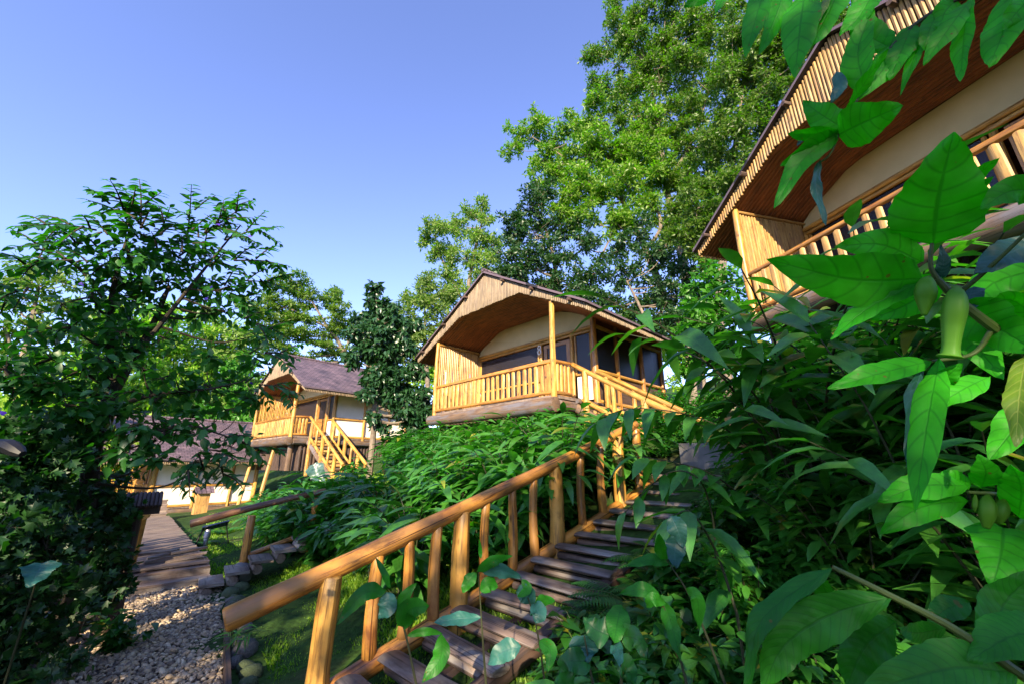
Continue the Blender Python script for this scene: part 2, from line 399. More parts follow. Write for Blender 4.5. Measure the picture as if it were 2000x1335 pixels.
def quadmesh(name, V, F, UV, R, mat, smooth=True):
    me = bpy.data.meshes.new(name)
    tri = F[:, 2] == F[:, 3]
    nq, ntr = int((~tri).sum()), int(tri.sum())
    loops = np.concatenate([F[~tri].ravel(), F[tri][:, :3].ravel()]).astype(np.int32)
    starts = np.concatenate([np.arange(nq) * 4, nq * 4 + np.arange(ntr) * 3]).astype(np.int32)
    me.vertices.add(len(V)); me.vertices.foreach_set('co', V.astype(np.float32).ravel())
    me.loops.add(len(loops)); me.loops.foreach_set('vertex_index', loops)
    me.polygons.add(nq + ntr); me.polygons.foreach_set('loop_start', starts)
    me.update(calc_edges=True)
    me.polygons.foreach_set('use_smooth', np.full(nq + ntr, smooth))
    if UV is not None:
        u = me.uv_layers.new(name='UVMap'); u.data.foreach_set('uv', UV[loops].astype(np.float32).ravel())
    if R is not None:
        a = me.attributes.new('rnd', 'FLOAT', 'POINT'); a.data.foreach_set('value', R.astype(np.float32))
    me.materials.append(mat); me.validate(); me.update()
    return me

def rand_dirs(n):
    return unit(RNG.normal(size=(n, 3)))
# ------------------------------------------------------------------ ground sheet
def ground_mat():
    m, nt, b, out = newmat('forest_floor')
    tc = N(nt, 'ShaderNodeTexCoord')
    n = N(nt, 'ShaderNodeTexNoise'); n.inputs['Scale'].default_value = .9; n.inputs['Detail'].default_value = 8; nt.links.new(tc.outputs['Object'], n.inputs['Vector'])
    n2 = N(nt, 'ShaderNodeTexNoise'); n2.inputs['Scale'].default_value = 14; n2.inputs['Detail'].default_value = 6; nt.links.new(tc.outputs['Object'], n2.inputs['Vector'])
    r = ramp(nt, n.outputs[0], [(.38, (.020, .050, .010)), (.58, (.040, .085, .014)), (.72, (.075, .055, .032))])
    r2 = ramp(nt, n2.outputs[0], [(.3, (.55, .55, .55)), (.7, (1.3, 1.3, 1.3))])
    nt.links.new(mixc(nt, 1.0, r.outputs[0], r2.outputs[0], 'MULTIPLY'), b.inputs['Base Color'])
    b.inputs['Roughness'].default_value = .95; b.inputs['Specular IOR Level'].default_value = .15
    bump(nt, b, n2.outputs[0], .7, .04)
    return m
def ground():
    g = np.linspace(-1, 1, 221); ax = np.sinh(g * 3.9) / math.sinh(3.9) * 900
    X, Y = np.meshgrid(ax - 1.0, ax + 7.0); Z = height(X, Y)
    # sinks a little under the pebble bed and the plank walk
    V = np.stack([X, Y, Z], -1).reshape(-1, 3); n = len(ax)
    i = np.arange(n - 1); A = (i[:, None] * n + i[None]).ravel()
    F = np.stack([A, A + 1, A + n + 1, A + n], -1)
    o = link('ground', quadmesh('ground', V, F, V[:, :2] * .2, None, ground_mat()))
    tag(o, 'sloping ground of soil and short green growth rising to the right', kind='structure')
ground()

# path frame: P(s, t)
PN = np.array([.81, .585]); PT = np.array([-.57, .82])
def ST(s, t): return np.array([-3.2, 4.1]) + PN / np.dot(PN, PN) * s + PT * t
def gravel():
    # bed
    vs = []; fs = []
    ts = np.linspace(-4.5, 3.35, 24)
    lo = lambda t: -.62 + .04 * math.sin(t * 2.1); hi = lambda t: .60 + .05 * math.sin(t * 1.7 + 1)
    for t in ts:
        for s in (lo(t), hi(t)):
            p = ST(s, t); vs.append((p[0], p[1], hz(*p) + .012))
    fs = [(2 * i, 2 * i + 1, 2 * i + 3, 2 * i + 2) for i in range(len(ts) - 1)]
    mb = MB(); mb.add(vs, fs)
    o = mb.build('gravel_path', plain('gravel_bed', (.13, .11, .10), .95, .1, .4, 25, .6), smooth=False); tag(o, 'bed of the pale pebble path', kind='structure')
    # pebbles
    bm_v = []; phi = (1 + 5 ** .5) / 2
    ico = unit(np.array([(-1, phi, 0), (1, phi, 0), (-1, -phi, 0), (1, -phi, 0), (0, -1, phi), (0, 1, phi), (0, -1, -phi), (0, 1, -phi), (phi, 0, -1), (phi, 0, 1), (-phi, 0, -1), (-phi, 0, 1)]))
    icf = [(0, 11, 5), (0, 5, 1), (0, 1, 7), (0, 7, 10), (0, 10, 11), (1, 5, 9), (5, 11, 4), (11, 10, 2), (10, 7, 6), (7, 1, 8), (3, 9, 4), (3, 4, 2), (3, 2, 6), (3, 6, 8), (3, 8, 9), (4, 9, 5), (2, 4, 11), (6, 2, 10), (8, 6, 7), (9, 8, 1)]
    V = list(ico); F = []; cache = {}
    def mid(a, b):
        k = (min(a, b), max(a, b))
        if k not in cache: cache[k] = len(V); V.append(unit(V[a] + V[b]))
        return cache[k]
    for a, b, c in icf:
        ab, bc, ca = mid(a, b), mid(b, c), mid(c, a); F += [(a, ab, ca), (b, bc, ab), (c, ca, bc), (ab, bc, ca)]
    V = np.array(V); F = np.array([(a, b, c, c) for a, b, c in F])
    n = 10500
    t = RNG.uniform(-2.2, 3.38, n); s = RNG.uniform(-.66, .62, n) + .04 * np.sin(t * 3)
    XY = np.array([ST(a, b) for a, b in zip(s, t)])
    r = RNG.uniform(.009, .021, n) * np.where(RNG.random(n) < .08, 1.5, 1)
    z = height(XY[:, 0], XY[:, 1]) + .012 + r * RNG.uniform(.1, .9, n) + .012 * np.exp(-(s * 2) ** 2)
    ang = RNG.uniform(0, 6.28, n); sx, sy, sz = r * RNG.uniform(.9, 1.5, n), r * RNG.uniform(.7, 1.1, n), r * RNG.uniform(.55, .85, n)
    P = V[None] * np.stack([sx, sy, sz], -1)[:, None] * (1 + .12 * RNG.normal(size=(n, len(V), 1)) * .5)
    tl = RNG.normal(0, .3, (n, 2))
    c, s_ = np.cos(ang)[:, None], np.sin(ang)[:, None]
    Q = np.stack([P[..., 0] * c - P[..., 1] * s_, P[..., 0] * s_ + P[..., 1] * c, P[..., 2] + P[..., 0] * tl[:, :1] + P[..., 1] * tl[:, 1:]], -1)
    Q += np.concatenate([XY, z[:, None]], 1)[:, None]
    FF = (F[None] + (np.arange(n) * len(V))[:, None, None]).reshape(-1, 4)
    m, nt, b, out = newmat('pebble')
    a = N(nt, 'ShaderNodeAttribute', attribute_name='rnd')
    rr = ramp(nt, a.outputs['Fac'], [(0, (.12, .09, .065)), (.25, (.26, .20, .14)), (.5, (.42, .31, .18)), (.75, (.32, .25, .18)), (.9, (.52, .41, .26)), (1, (.58, .48, .34))])
    nt.links.new(rr.outputs[0], b.inputs['Base Color']); b.inputs['Roughness'].default_value = .6; b.inputs['Specular IOR Level'].default_value = .35
    o = link('pebbles', quadmesh('pebbles', Q.reshape(-1, 3), FF, None, np.repeat(RNG.random(n), len(V)), m))
    tag(o, 'loose cream and grey pebbles covering the garden path', 'gravel', kind='stuff')
    return V, F
ICO_V, ICO_F = gravel()

def stone_mat():
    m, nt, b, out = newmat('mossy_stone')
    tc = N(nt, 'ShaderNodeTexCoord'); oi = N(nt, 'ShaderNodeObjectInfo')
    n = N(nt, 'ShaderNodeTexNoise'); n.inputs['Scale'].default_value = 9; n.inputs['Detail'].default_value = 7; nt.links.new(tc.outputs['Object'], n.inputs['Vector'])
    r = ramp(nt, n.outputs[0], [(.3, (.055, .05, .048)), (.7, (.17, .15, .135))])
    g = N(nt, 'ShaderNodeNewGeometry'); sx = N(nt, 'ShaderNodeSeparateXYZ'); nt.links.new(g.outputs['Normal'], sx.inputs[0])
    n3 = N(nt, 'ShaderNodeTexNoise'); n3.inputs['Scale'].default_value = 5; nt.links.new(tc.outputs['Object'], n3.inputs['Vector'])
    ad = N(nt, 'ShaderNodeMath', operation='ADD'); nt.links.new(oi.outputs['Random'], ad.inputs[0]); nt.links.new(n3.outputs[0], ad.inputs[1])
    mr = ramp(nt, ad.outputs[0], [(.95, (0, 0, 0)), (1.0, (.8, .8, .8))])
    nt.links.new(mixc(nt, mr.outputs[0], r.outputs[0], (.045, .075, .015)), b.inputs['Base Color'])
    b.inputs['Roughness'].default_value = .8; bump(nt, b, n.outputs[0], .6, .02)
    return m
M_STONE = stone_mat()
def boulder_mesh(name, seed):
    r = np.random.default_rng(seed); V = ICO_V.copy()
    for _ in range(9):
        d = unit(r.normal(size=3)); k = r.uniform(.62, .95)
        p = V @ d; V = V - np.outer(np.maximum(0, p - k) * .85, d)
    V = V * [1, r.uniform(.7, .9), r.uniform(.6, .85)]
    return quadmesh(name, V, ICO_F, None, None, M_STONE)
BOULD = [boulder_mesh('border_stone', i) for i in range(7)]
def stone(s, t, r, label, group, dz=.3):
    p = ST(s, t); o = link('border_stone', random.choice(BOULD))
    o.location = (p[0], p[1], hz(*p) + r * dz); o.scale = (r, r, r); o.rotation_euler = (random.uniform(-.2, .2), random.uniform(-.2, .2), random.uniform(0, 6.28))
    tag(o, label, 'stone', group)
for i in range(26):
    stone(.74 + random.uniform(-.05, .09), -1.1 + i * .175, random.uniform(.085, .16), 'rounded mossy stone in the row edging the right side of the pebble path', 'stones edging the right of the path')
for i in range(10):
    stone(-.80 + random.uniform(-.08, .06), -1.0 + i * .42, random.uniform(.15, .26), 'large dark stone half under the hedge along the left side of the pebble path', 'stones edging the left of the path')
p = ST(.58, 2.86)
mb = MB(); mb.box((*ST(.625, -.1), -.16), (*(PT * 1.7), 0), (*(PN * .02), 0), (0, 0, .07))
tag(mb.build('edging_board', W_DARK), 'thin dark board edging the right side of the pebble path', 'board')
mb = MB(); c = ST(.80, 3.1); mb.log((*(c + PT * .0), -.22), (c[0] + .06, c[1] + .02, .08), .16, .13, wob=.25, seg=9)
tag(mb.build('stepping_stone', M_CONC), 'pale upright stone block between the plank walk and the short steps', 'stone')

# ------------------------------------------------------------------ cabins
def frame_of(org, az):
    az = math.radians(az); u = np.array([math.sin(az), math.cos(az), 0]); v = np.array([-u[1], u[0], 0]); o = np.array(org, float)
    return (lambda a, b, c: o + u * a + v * b + np.array([0, 0, c])), u, v

W, V_, EAVE, ZE, ZR, LEN = 5.33, 1.93, 1.17, 2.09, 4.24, 6.3
KS = (ZR - ZE) / (W / 2 + EAVE)
def roof_z(a): return ZR - abs(a - W / 2) * KS

def cabin(org, az, label, side='canvas', rail_h=.86, number=False, low=-2.2, midrail=False, pole_gap=.205, pole_r=.07, balm=W_GOLD, fasc=W_FASC, beam=W_BEAM):
    P, u, v = frame_of(org, az); up = np.array([0, 0, 1.])
    T = thing('cabin', label, 'cabin', tuple(org))
    vec = lambda a, b, c: u * a + v * b + up * c
    # roof: two shingled slopes
    mb = MB(); th = .07
    for sg in (-1, 1):
        e = W / 2 + sg * (W / 2 + EAVE + .06); ze = roof_z(e)
        b0, b1 = -.22, LEN + .2; sl = math.hypot(W / 2 + EAVE, ZR - ze)
        q = [P(W / 2, b0, ZR), P(e, b0, ze), P(e, b1, ze), P(W / 2, b1, ZR)]
        top = [x + up * (.05 + .03) for x in q]; bot = [x + up * .012 for x in q]
        f = (0, 1, 2, 3) if sg < 0 else (3, 2, 1, 0)
        mb.add(top, [f], [(0, sl), (0, 0), (b1 - b0, 0), (b1 - b0, sl)])
        mb.add(bot, [f[::-1]], [(0, 0)] * 4)
        for i, j in ((0, 1), (1, 2), (2, 3)):
            mb.add([top[i], top[j], bot[j], bot[i]], [(0, 1, 2, 3)], [(0, 0), (.2, 0), (.2, .1), (0, .1)])
    roof = mb.build('roof', M_SHING, T, smooth=False)
    mb = MB(); mb.log(P(W / 2, -.24, ZR + .10), P(W / 2, LEN + .2, ZR + .10), .075, seg=6, wob=.02); mb.build('ridge_cap', M_SHING, roof)
    # purlin ends under the verge
    for k, a in enumerate((-.75, .55, 1.75, W - 1.75, W - .55, W + .75)):
        mb = MB(); z = roof_z(a) - .055; mb.log(P(a, -.27, z), P(a, .3, z), .05, seg=8); mb.build('purlin', W_DARK, roof)
    # gable fascia of half poles
    A0, A1, ZF = 1.28, W - 1.13, 3.08
    def lower(a):
        if a < A0: return 1.93 + (a + EAVE) * (ZF - 1.93) / (A0 + EAVE)
        if a > A1: return 1.93 + (W + EAVE - a) * (ZF - 1.93) / (W + EAVE - A1)
        return ZF
    mb = MB(); a = -EAVE + .03; r = .029
    while a < W + EAVE - .02:
        z0 = lower(a) + random.uniform(-.012, .012); z1 = roof_z(a) - .005
        if z1 - z0 > .04: mb.log(P(a, -.10, z0), P(a, -.10, z1), r * random.uniform(.85, 1.1), seg=7, n=3, wob=.08, flat=1.0, side=v)
        a += r * 2.22
    mb.build('gable_fascia', fasc, T)
    # eave fascia poles, both long sides
    for sg in (-1, 1):
        mb = MB(); a = W / 2 + sg * (W / 2 + EAVE - .02); b = -.05
        while b < LEN + .1:
            mb.log(P(a, b, ZE - .17 + random.uniform(-.01, .01)), P(a, b, ZE + .02), .034, seg=6, n=2, wob=.08, flat=1.0, side=u); b += .078
        mb.build('eave_fascia', fasc, T)
    # ceiling of thin red poles following the arch, one corrugated sheet
    prof = [(-EAVE + .03, 1.98), (-.55, lower(-.55) + .06), (.0, lower(0) + .06), (.6, lower(.6) + .06), (A0 - .12, ZF - .01), (A0 + .3, ZF + .05), (W / 2, ZF + .06), (A1 - .3, ZF + .05), (A1 + .12, ZF - .01), (W - .6, lower(W - .6) + .06), (W, lower(W) + .06), (W + .55, lower(W + .55) + .06), (W + EAVE - .03, 1.98)]
    bs = np.arange(-.06, LEN + .12, .0165); vs = []; fs = []; uv = []; n = len(prof)
    cell = {}
    for i, b in enumerate(bs):
        k = int((b + .06) / .099); o = cell.setdefault(k, random.random() * 50)
        dz = -.040 * abs(math.sin(math.pi * (b + .06) / .099)) ** .6
        for j, (a, z) in enumerate(prof): vs.append(P(a, b, z + dz)); uv.append((o + b, o + a))
    for i in range(len(bs) - 1):
        for j in range(n - 1): fs.append((i * n + j, i * n + j + 1, (i + 1) * n + j + 1, (i + 1) * n + j))
    mb = MB(); mb.add(vs, fs, uv); mb.build('ceiling', W_CEIL, T)
    # deck and beams
    mb = MB(); b = .0
    while b < LEN:
        mb.box(P(W / 2, b + .07, -.06), u * (W / 2 + .02), v * .066, up * .04); b += .14
    mb.build('floor_deck', W_DECK, T, smooth=False)
    mb = MB(); mb.log(P(-.18, -.06, -.27), P(W + .10, -.06, -.27), .165, .185, seg=14, wob=.08, bend=.02); mb.build('floor_beam', beam, T)
    mb = MB(); mb.log(P(W, .12, -.27), P(W, LEN, -.27), .15, seg=12, wob=.08); mb.build('floor_beam', beam, T)
    mb = MB(); mb.log(P(0, .12, -.27), P(0, LEN, -.27), .15, seg=12, wob=.08); mb.build('floor_beam', beam, T)
    # boarded skirting under the floor
    mb = MB(); a = .15
    while a < W: mb.log(P(a, .55, low), P(a, .55, -.12), .10, .085, seg=8, n=3); a += .17
    mb.build('skirting', W_DARK, T)
    mb = MB(); b = .75
    while b < LEN: mb.log(P(W - .12, b, low), P(W - .12, b, -.12), .09, .085, seg=8, n=3); b += .17
    mb.build('skirting', W_DARK, T)
    for a, b in ((.25, .18), (W - .25, .18)):
        mb = MB(); mb.log(P(a, b, low), P(a, b, -.38), .13, .12); mb.build('stilt', W_BEAM, T)
    # veranda posts
    for a, r in ((0, .075), (W, .082)):
        mb = MB(); mb.log(P(a, .0, -.12), P(a, 0, 2.52), r, r * .88, seg=12, wob=.07, bend=.02); mb.build('veranda_post', W_GOLD, T)
    # pole screen closing the left end
    mb = MB(); b = .10
    while b < V_ - .05:
        r = .036 * random.uniform(.85, 1.1); mb.log(P(.0, b, -.01), P(.0, b, 2.48), r, seg=7, n=4, wob=.1, bend=.006); b += .079
    mb.log(P(.05, .05, 2.42), P(.05, V_, 2.42), .03, seg=6)
    if midrail: mb.log(P(-.06, -.02, rail_h), P(-.06, V_, rail_h), .038, seg=8)
    mb.build('pole_screen', balm, T)
    # railing
    rl = MB(); rl.log(P(.06, 0, rail_h), P(W - .06, 0, rail_h), .052, .06, seg=10, bend=.012); R = rl.build('veranda_railing', W_RAIL, T)
    rl = MB(); rl.log(P(.05, 0, .05), P(W - .05, 0, .05), .05, seg=10); rl.build('bottom_rail', W_RAIL, R)
    n = int((W - .25) / pole_gap)
    for i in range(n):
        a = .17 + (W - .34) * i / (n - 1)
        mb = MB(); mb.log(P(a + random.uniform(-.01, .01), 0, .06), P(a + random.uniform(-.012, .012), -.01, rail_h - .06 + random.uniform(-.015, .02)), pole_r * random.uniform(.88, 1.1), seg=8, n=4, wob=.06, flat=.55, side=v, dome=True)
        mb.build('baluster', balm, R)
    rl = MB(); rl.log(P(W, .06, rail_h), P(W, .72, rail_h + .03), .05, seg=10); R = rl.build('veranda_railing', W_RAIL, T)
    rl = MB(); rl.log(P(W, .06, .05), P(W, .72, .05), .05, seg=10); rl.build('bottom_rail', W_RAIL, R)
    for i in range(4):
        mb = MB(); b = .17 + i * .155; mb.log(P(W, b, .06), P(W, b, rail_h - .05), pole_r * .9, seg=8, n=4, flat=.55, side=u, dome=True); mb.build('baluster', balm, R)
    # front wall: cream panel under the arch
    mb = MB(); top = [(0, 2.44), (.35, 2.72), (.8, 2.93), (1.3, 3.10), (W - 1.3, 3.10), (W - .8, 2.93), (W - .35, 2.72), (W, 2.44)]
    pts = [(0, 2.30)] + top + [(W, 2.30)]
    vs = [P(a, V_, z) for a, z in pts] + [P(a, V_ + .06, z) for a, z in pts]; k = len(pts)
    mb.add(vs, [tuple(range(k)), tuple(range(2 * k - 1, k - 1, -1))] + [(i, k + i, k + (i + 1) % k, (i + 1) % k) for i in range(k)])
    mb.build('front_wall', M_CREAM, T, smooth=False)
    mb = MB(); mb.box(P(4.92, V_ + .02, .45), u * .26, v * .025, up * .36); mb.build('lower_panel', M_WHITE, T, smooth=False)
    mb = MB()
    mb.log(P(-.02, V_ - .03, 2.26), P(W, V_ - .03, 2.26), .06, seg=10); hd = mb.build('wall_header', W_GOLD, T)
    mb = MB(); mb.log(P(.05, V_ - .02, 2.15), P(W - .05, V_ - .02, 2.15), .045, seg=10); mb.build('lower_log', W_GOLD, hd)
    mb = MB(); mb.log(P(.05, V_ - .01, .05), P(3.3, V_ - .01, .05), .06, seg=10); mb.build('sill_log', W_GOLD, T)
    def window(a0, a1, z0, z1):
        mb = MB(); r = .035
        mb.log(P(a0, V_, z0), P(a0, V_, z1), r, seg=8); mb.log(P(a1, V_, z0), P(a1, V_, z1), r, seg=8); mb.log(P(a0, V_, z0), P(a1, V_, z0), r, seg=8)
        w = mb.build('window', W_GOLD, T)
        mb = MB(); mb.box(P((a0 + a1) / 2, V_ + .015, (z0 + z1) / 2), u * (a1 - a0 - .05) / 2, v * .004, up * (z1 - z0) / 2); mb.build('pane', M_NET, w, smooth=False)
    window(.12, 3.12, .90, 2.09); window(.12, 3.12, .12, .84); window(4.64, 5.20, .88, 2.09)
    mb = MB(); vs = []; m_ = 40
    for i in range(m_):
        a = .25 + .55 * i / (m_ - 1); vs += [P(a, V_ + .16 + .03 * math.sin(i * .9), .2), P(a, V_ + .16 + .03 * math.sin(i * .9), 2.1)]
    mb.add(vs, [(2 * i, 2 * i + 2, 2 * i + 3, 2 * i + 1) for i in range(m_ - 1)]); mb.build('curtain', M_CURT, T)
    for a in (0.02, 3.24, 4.52):
        mb = MB(); mb.log(P(a, V_ - .01, 0), P(a, V_ - .01, 2.2), .055 if a < 4 else .06, seg=9); mb.build('wall_post', W_GOLD, T)
    # door
    mb = MB(); a0, a1 = 3.36, 4.44
    for c, hx, hz_ in ((P(a0 + .07, V_ + .01, 1.03), .07, 1.03), (P(a1 - .07, V_ + .01, 1.03), .07, 1.03)): mb.box(c, u * hx, v * .03, up * hz_)
    for zc, h in ((2.0, .06), (.92, .07), (.09, .09)): mb.box(P((a0 + a1) / 2, V_ + .01, zc), u * ((a1 - a0) / 2 - .14), v * .027, up * h)
    d = mb.build('door', W_DOOR, T, smooth=False)
    mb = MB(); mb.box(P((a0 + a1) / 2, V_ + .015, 1.465), u * ((a1 - a0) / 2 - .14), v * .004, up * .475); mb.build('pane', M_NET, d, smooth=False)
    mb = MB(); mb.box(P((a0 + a1) / 2, V_ + .02, .515), u * ((a1 - a0) / 2 - .14), v * .012, up * .335); mb.build('door_panel', W_DOOR, d, smooth=False)
    mb = MB(); mb.log(P(a0 + .08, V_ - .02, 1.02), P(a0 + .08, V_ - .08, 1.02), .012, seg=8); mb.log(P(a0 + .08, V_ - .08, 1.02), P(a0 + .2, V_ - .08, 1.0), .010, seg=8); mb.build('handle', M_METAL, d)
    if number:
        mb = MB()
        for zc, rr in ((2.02, .068), (1.87, .080)):
            mb.tube([P(3.22 + rr * .8 * math.sin(k / 16 * 6.2832), V_ - .085, zc + rr * math.cos(k / 16 * 6.2832)) for k in range(17)], [.020] * 17, 8)
        mb.build('number_eight', M_NUM, T)
    # long right wall
    top_m = M_NET if side == 'net' else M_WHITE
    posts = [V_, 3.12, 4.72, LEN - .1] if side == 'net' else [V_, 3.6, 5.1, LEN - .1]
    for i, b in enumerate(posts):
        mb = MB(); r = .10 if i in (0, 3) else .075; mb.log(P(W, b, -.35), P(W, b, 2.62), r, r * .9, seg=11, wob=.08, bend=.02); mb.build('corner_post' if i in (0, 3) else 'wall_post', W_RAIL if side == 'net' else W_GOLD, T)
    for z in (.92, .02, 2.30):
        mb = MB(); mb.log(P(W, V_, z), P(W, LEN, z), .062, seg=9); mb.build('side_rail', W_GOLD, T)
    for b0, b1 in zip(posts[:-1], posts[1:]):
        mb = MB(); mb.box(P(W - .03, (b0 + b1) / 2, 1.61), u * .008, v * ((b1 - b0) / 2 - .01), up * .66); mb.build('window' if side == 'net' else 'side_panel', top_m, T, smooth=False)
        mb = MB(); mb.box(P(W - .03, (b0 + b1) / 2, .47), u * .012, v * ((b1 - b0) / 2 - .01), up * .41); mb.build('side_panel', M_WHITE if side != 'net' else W_DARK, T, smooth=False)  # netted cabins: pale lower panels coloured dark to stand for their shade
    # far and left walls, and the gable above the back wall
    mb = MB(); mb.box(P(W / 2, LEN - .08, 1.5), u * (W / 2 - .1), v * .03, up * 1.55); mb.build('back_wall', M_CREAM, T, smooth=False)
    mb = MB(); mb.box(P(.02, (V_ + LEN) / 2, 1.22), u * .03, v * ((LEN - V_) / 2 - .1), up * 1.25); mb.build('side_wall', M_CREAM, T, smooth=False)
    return P, u, v, T

def staircase(P, u, v, label, length, slope=.58, low_z=0.0, a0=W, b0=.76, b1=1.80):
    """log stair running down from the right end of a veranda"""
    up = np.array([0, 0, 1.]); o = P(a0 + length, (b0 + b1) / 2, -slope * length)
    T = thing('log_staircase', label, 'staircase', tuple(o))
    Z = lambda a: -slope * (a - a0)
    for b in (b0 + .06, b1 - .06):
        mb = MB(); mb.log(P(a0 + .05, b, -.28), P(a0 + length, b, Z(a0 + length) - .22), .12, seg=10); mb.build('stringer', W_BEAM, T)
    n = int(length / .27)
    for i in range(n):
        a = a0 + .12 + i * .27; z = Z(a) - .05
        mb = MB(); mb.log(P(a, b0 + .02, z), P(a, b1 - .02, z), .062, seg=9, flat=1); mb.log(P(a + .12, b0 + .02, z - .02), P(a + .12, b1 - .02, z - .02), .055, seg=9); mb.build('tread', W_POLE if i % 3 else W_BEAM, T)
    for k, b in enumerate((b0, b1)):
        s0 = a0 + (.02 if k == 0 else .1)
        mb = MB(); mb.log(P(s0, b, .90 + Z(s0)), P(a0 + length, b, Z(a0 + length) + .90), .062, .075, seg=11, bend=.02)
        R = mb.build('handrail', W_GOLD, T)
        mb = MB(); mb.log(P(s0 + .3, b, .08 + Z(s0 + .3)), P(a0 + length, b, Z(a0 + length) + .08), .06, .07, seg=10); mb.build('lower_rail', W_GOLD, R)
        m = max(3, int(length / .62)); 
        for i in range(m):
            a = a0 + .42 + (length - .55) * i / (m - 1); big = i % 2 == 0
            bot = hz(*P(a, b, 0)[:2]) - .1 - P(0, 0, 0)[2] if big else Z(a) + .06
            mb = MB(); mb.log(P(a, b, max(bot, Z(a) - 1.6)), P(a, b, Z(a) + .88), .082 if big else .055, seg=10, bend=.012); mb.build('rail_post', W_GOLD, R)
    return T

C2 = cabin((-2.66, 13.81, 3.318), 135.6, 'wooden cabin with red pole ceiling and a white number 8 beside its door', side='net', number=True, low=-1.9)
staircase(C2[0], C2[1], C2[2], 'log stair dropping from the middle cabin veranda behind arching leaves', 2.95, .585)
C1 = cabin((5.078, 7.793, 4.629), 165.4, 'nearest cabin seen steeply from below behind large leaves, its veranda overhead', side='net', low=-2.4, midrail=True, pole_gap=.21, pole_r=.060, balm=W_POLE, fasc=W_POLE)
C3 = cabin((-14.29, 22.5, 2.93), 131.5, 'small looking cabin on stilts with brown shingle roof above a steep log stair', side='canvas', low=-1.6)
staircase(C3[0], C3[1], C3[2], 'log stair with pale rails climbing to the stilted cabin', 3.9, .573)
C4 = cabin((-22.15, 21.94, -.30), 131.8, 'lowest cabin at the end of the plank walk, its white side wall in full sun', side='canvas', low=-.9)
for pa, lab in ((3.3, 'slanting log brace left of the stair of the stilted cabin'), (.5, 'slanting log brace at the far left corner of the stilted cabin')):
    P3 = C3[0]; mb = MB(); o = P3(pa + .9, -.5, 0); o[2] = hz(o[0], o[1]) - .1
    mb.log(o, P3(pa, .1, -.42), .085, seg=9); tag(mb.build('brace', W_POLE), lab, 'brace')

# ------------------------------------------------------------------ foreground staircase
SP0 = np.array([-1.129, 3.741, .105]); SD = np.array([.809, .588, .317]); SN = np.array([.588, -.809, 0]); TD = np.array([.70, -.714, 0]); UP = np.array([0, 0, 1.])
def near_stair():
    T = thing('log_staircase', 'foreground log stair with grey slab treads and one long varnished handrail', 'staircase', tuple(SP0))
    S_ = lambda L, r=0, h=0: SP0 + SD * L + SN * r + UP * h
    mb = MB(); mb.log(S_(-.75, 0, -.02), S_(4.0, 0, .0), .075, .07, seg=12, n=16, wob=.10, bend=.03); mb.build('stringer', W_RAIL, T)
    mb = MB(); mb.log(S_(-.75, .92, -.12), S_(4.0, .92, -.10), .08, seg=10, wob=.1); mb.build('stringer', W_DARK, T)
    mb = MB(); mb.log(S_(-.6, .45, -.25), S_(3.9, .45, -.22), .09, seg=10, wob=.1); mb.build('stringer', W_DARK, T)
    d = np.array([.714, .70, 0])
    for i in range(15):
        L = -.52 + i * .31; c = S_(L, .0, .02)
        w = .98 + random.uniform(-.04, .05); y = random.uniform(-.02, .03)
        mb = MB(); tilt = UP * random.uniform(-.012, .012); yaw = d * random.uniform(-.02, .02)
        # thick half log nosing and flat slab
        e0 = c + TD * (.05 + y) + d * .03; mb.log(e0 - tilt - yaw, e0 + TD * w + tilt + yaw, .105, .100, seg=12, n=7, wob=.08, flat=.30, side=UP)
        t = mb.build('tread', W_TREAD, T)
        mb = MB(); mb.log(c + TD * (.05 + y) + d * .02 - UP * .088, c + TD * (w - .02 + y) + d * .02 - UP * .088 + tilt, .040, .036, seg=10, wob=.1); mb.build('riser_log', W_TREAD, t)
    # handrail: two pieces of log over the length, with posts
    def on(px, py, D):
        return at(px, py, D)
    # rail line is parallel to the stringer
    a, b = S_(-1.02, -.02, .80), S_(3.62, .0, .91)
    mb = MB(); mb.log(a, b, .077, .055, seg=14, n=22, wob=.07, bend=.02); R = mb.build('handrail', W_RAIL, T)
    for L, r, lean, bot in ((-.36, .085, -.05, -.4), (.0, .055, -.02, .03), (.27, .050, -.01, .03), (.54, .052, 0, .03), (.80, .085, 0, -.3), (1.07, .048, .0, .03), (1.40, .050, .01, .03), (1.70, .048, .0, .03), (2.02, .085, -.01, -.3), (2.45, .050, -.02, .03), (2.82, .052, -.02, .03), (3.18, .085, -.02, -.3), (3.6, .06, -.02, -.2)):
        mb = MB(); mb.log(S_(L, lean * .5, bot), S_(L, -lean * .5, .77 + .022 * L + (.02 if r > .07 else 0)), r * 1.03, r * .88, seg=11, n=7, wob=.10, bend=.018); mb.build('rail_post', W_RAIL if r < .07 else W_GOLD, R)
    return S_
S1 = near_stair()

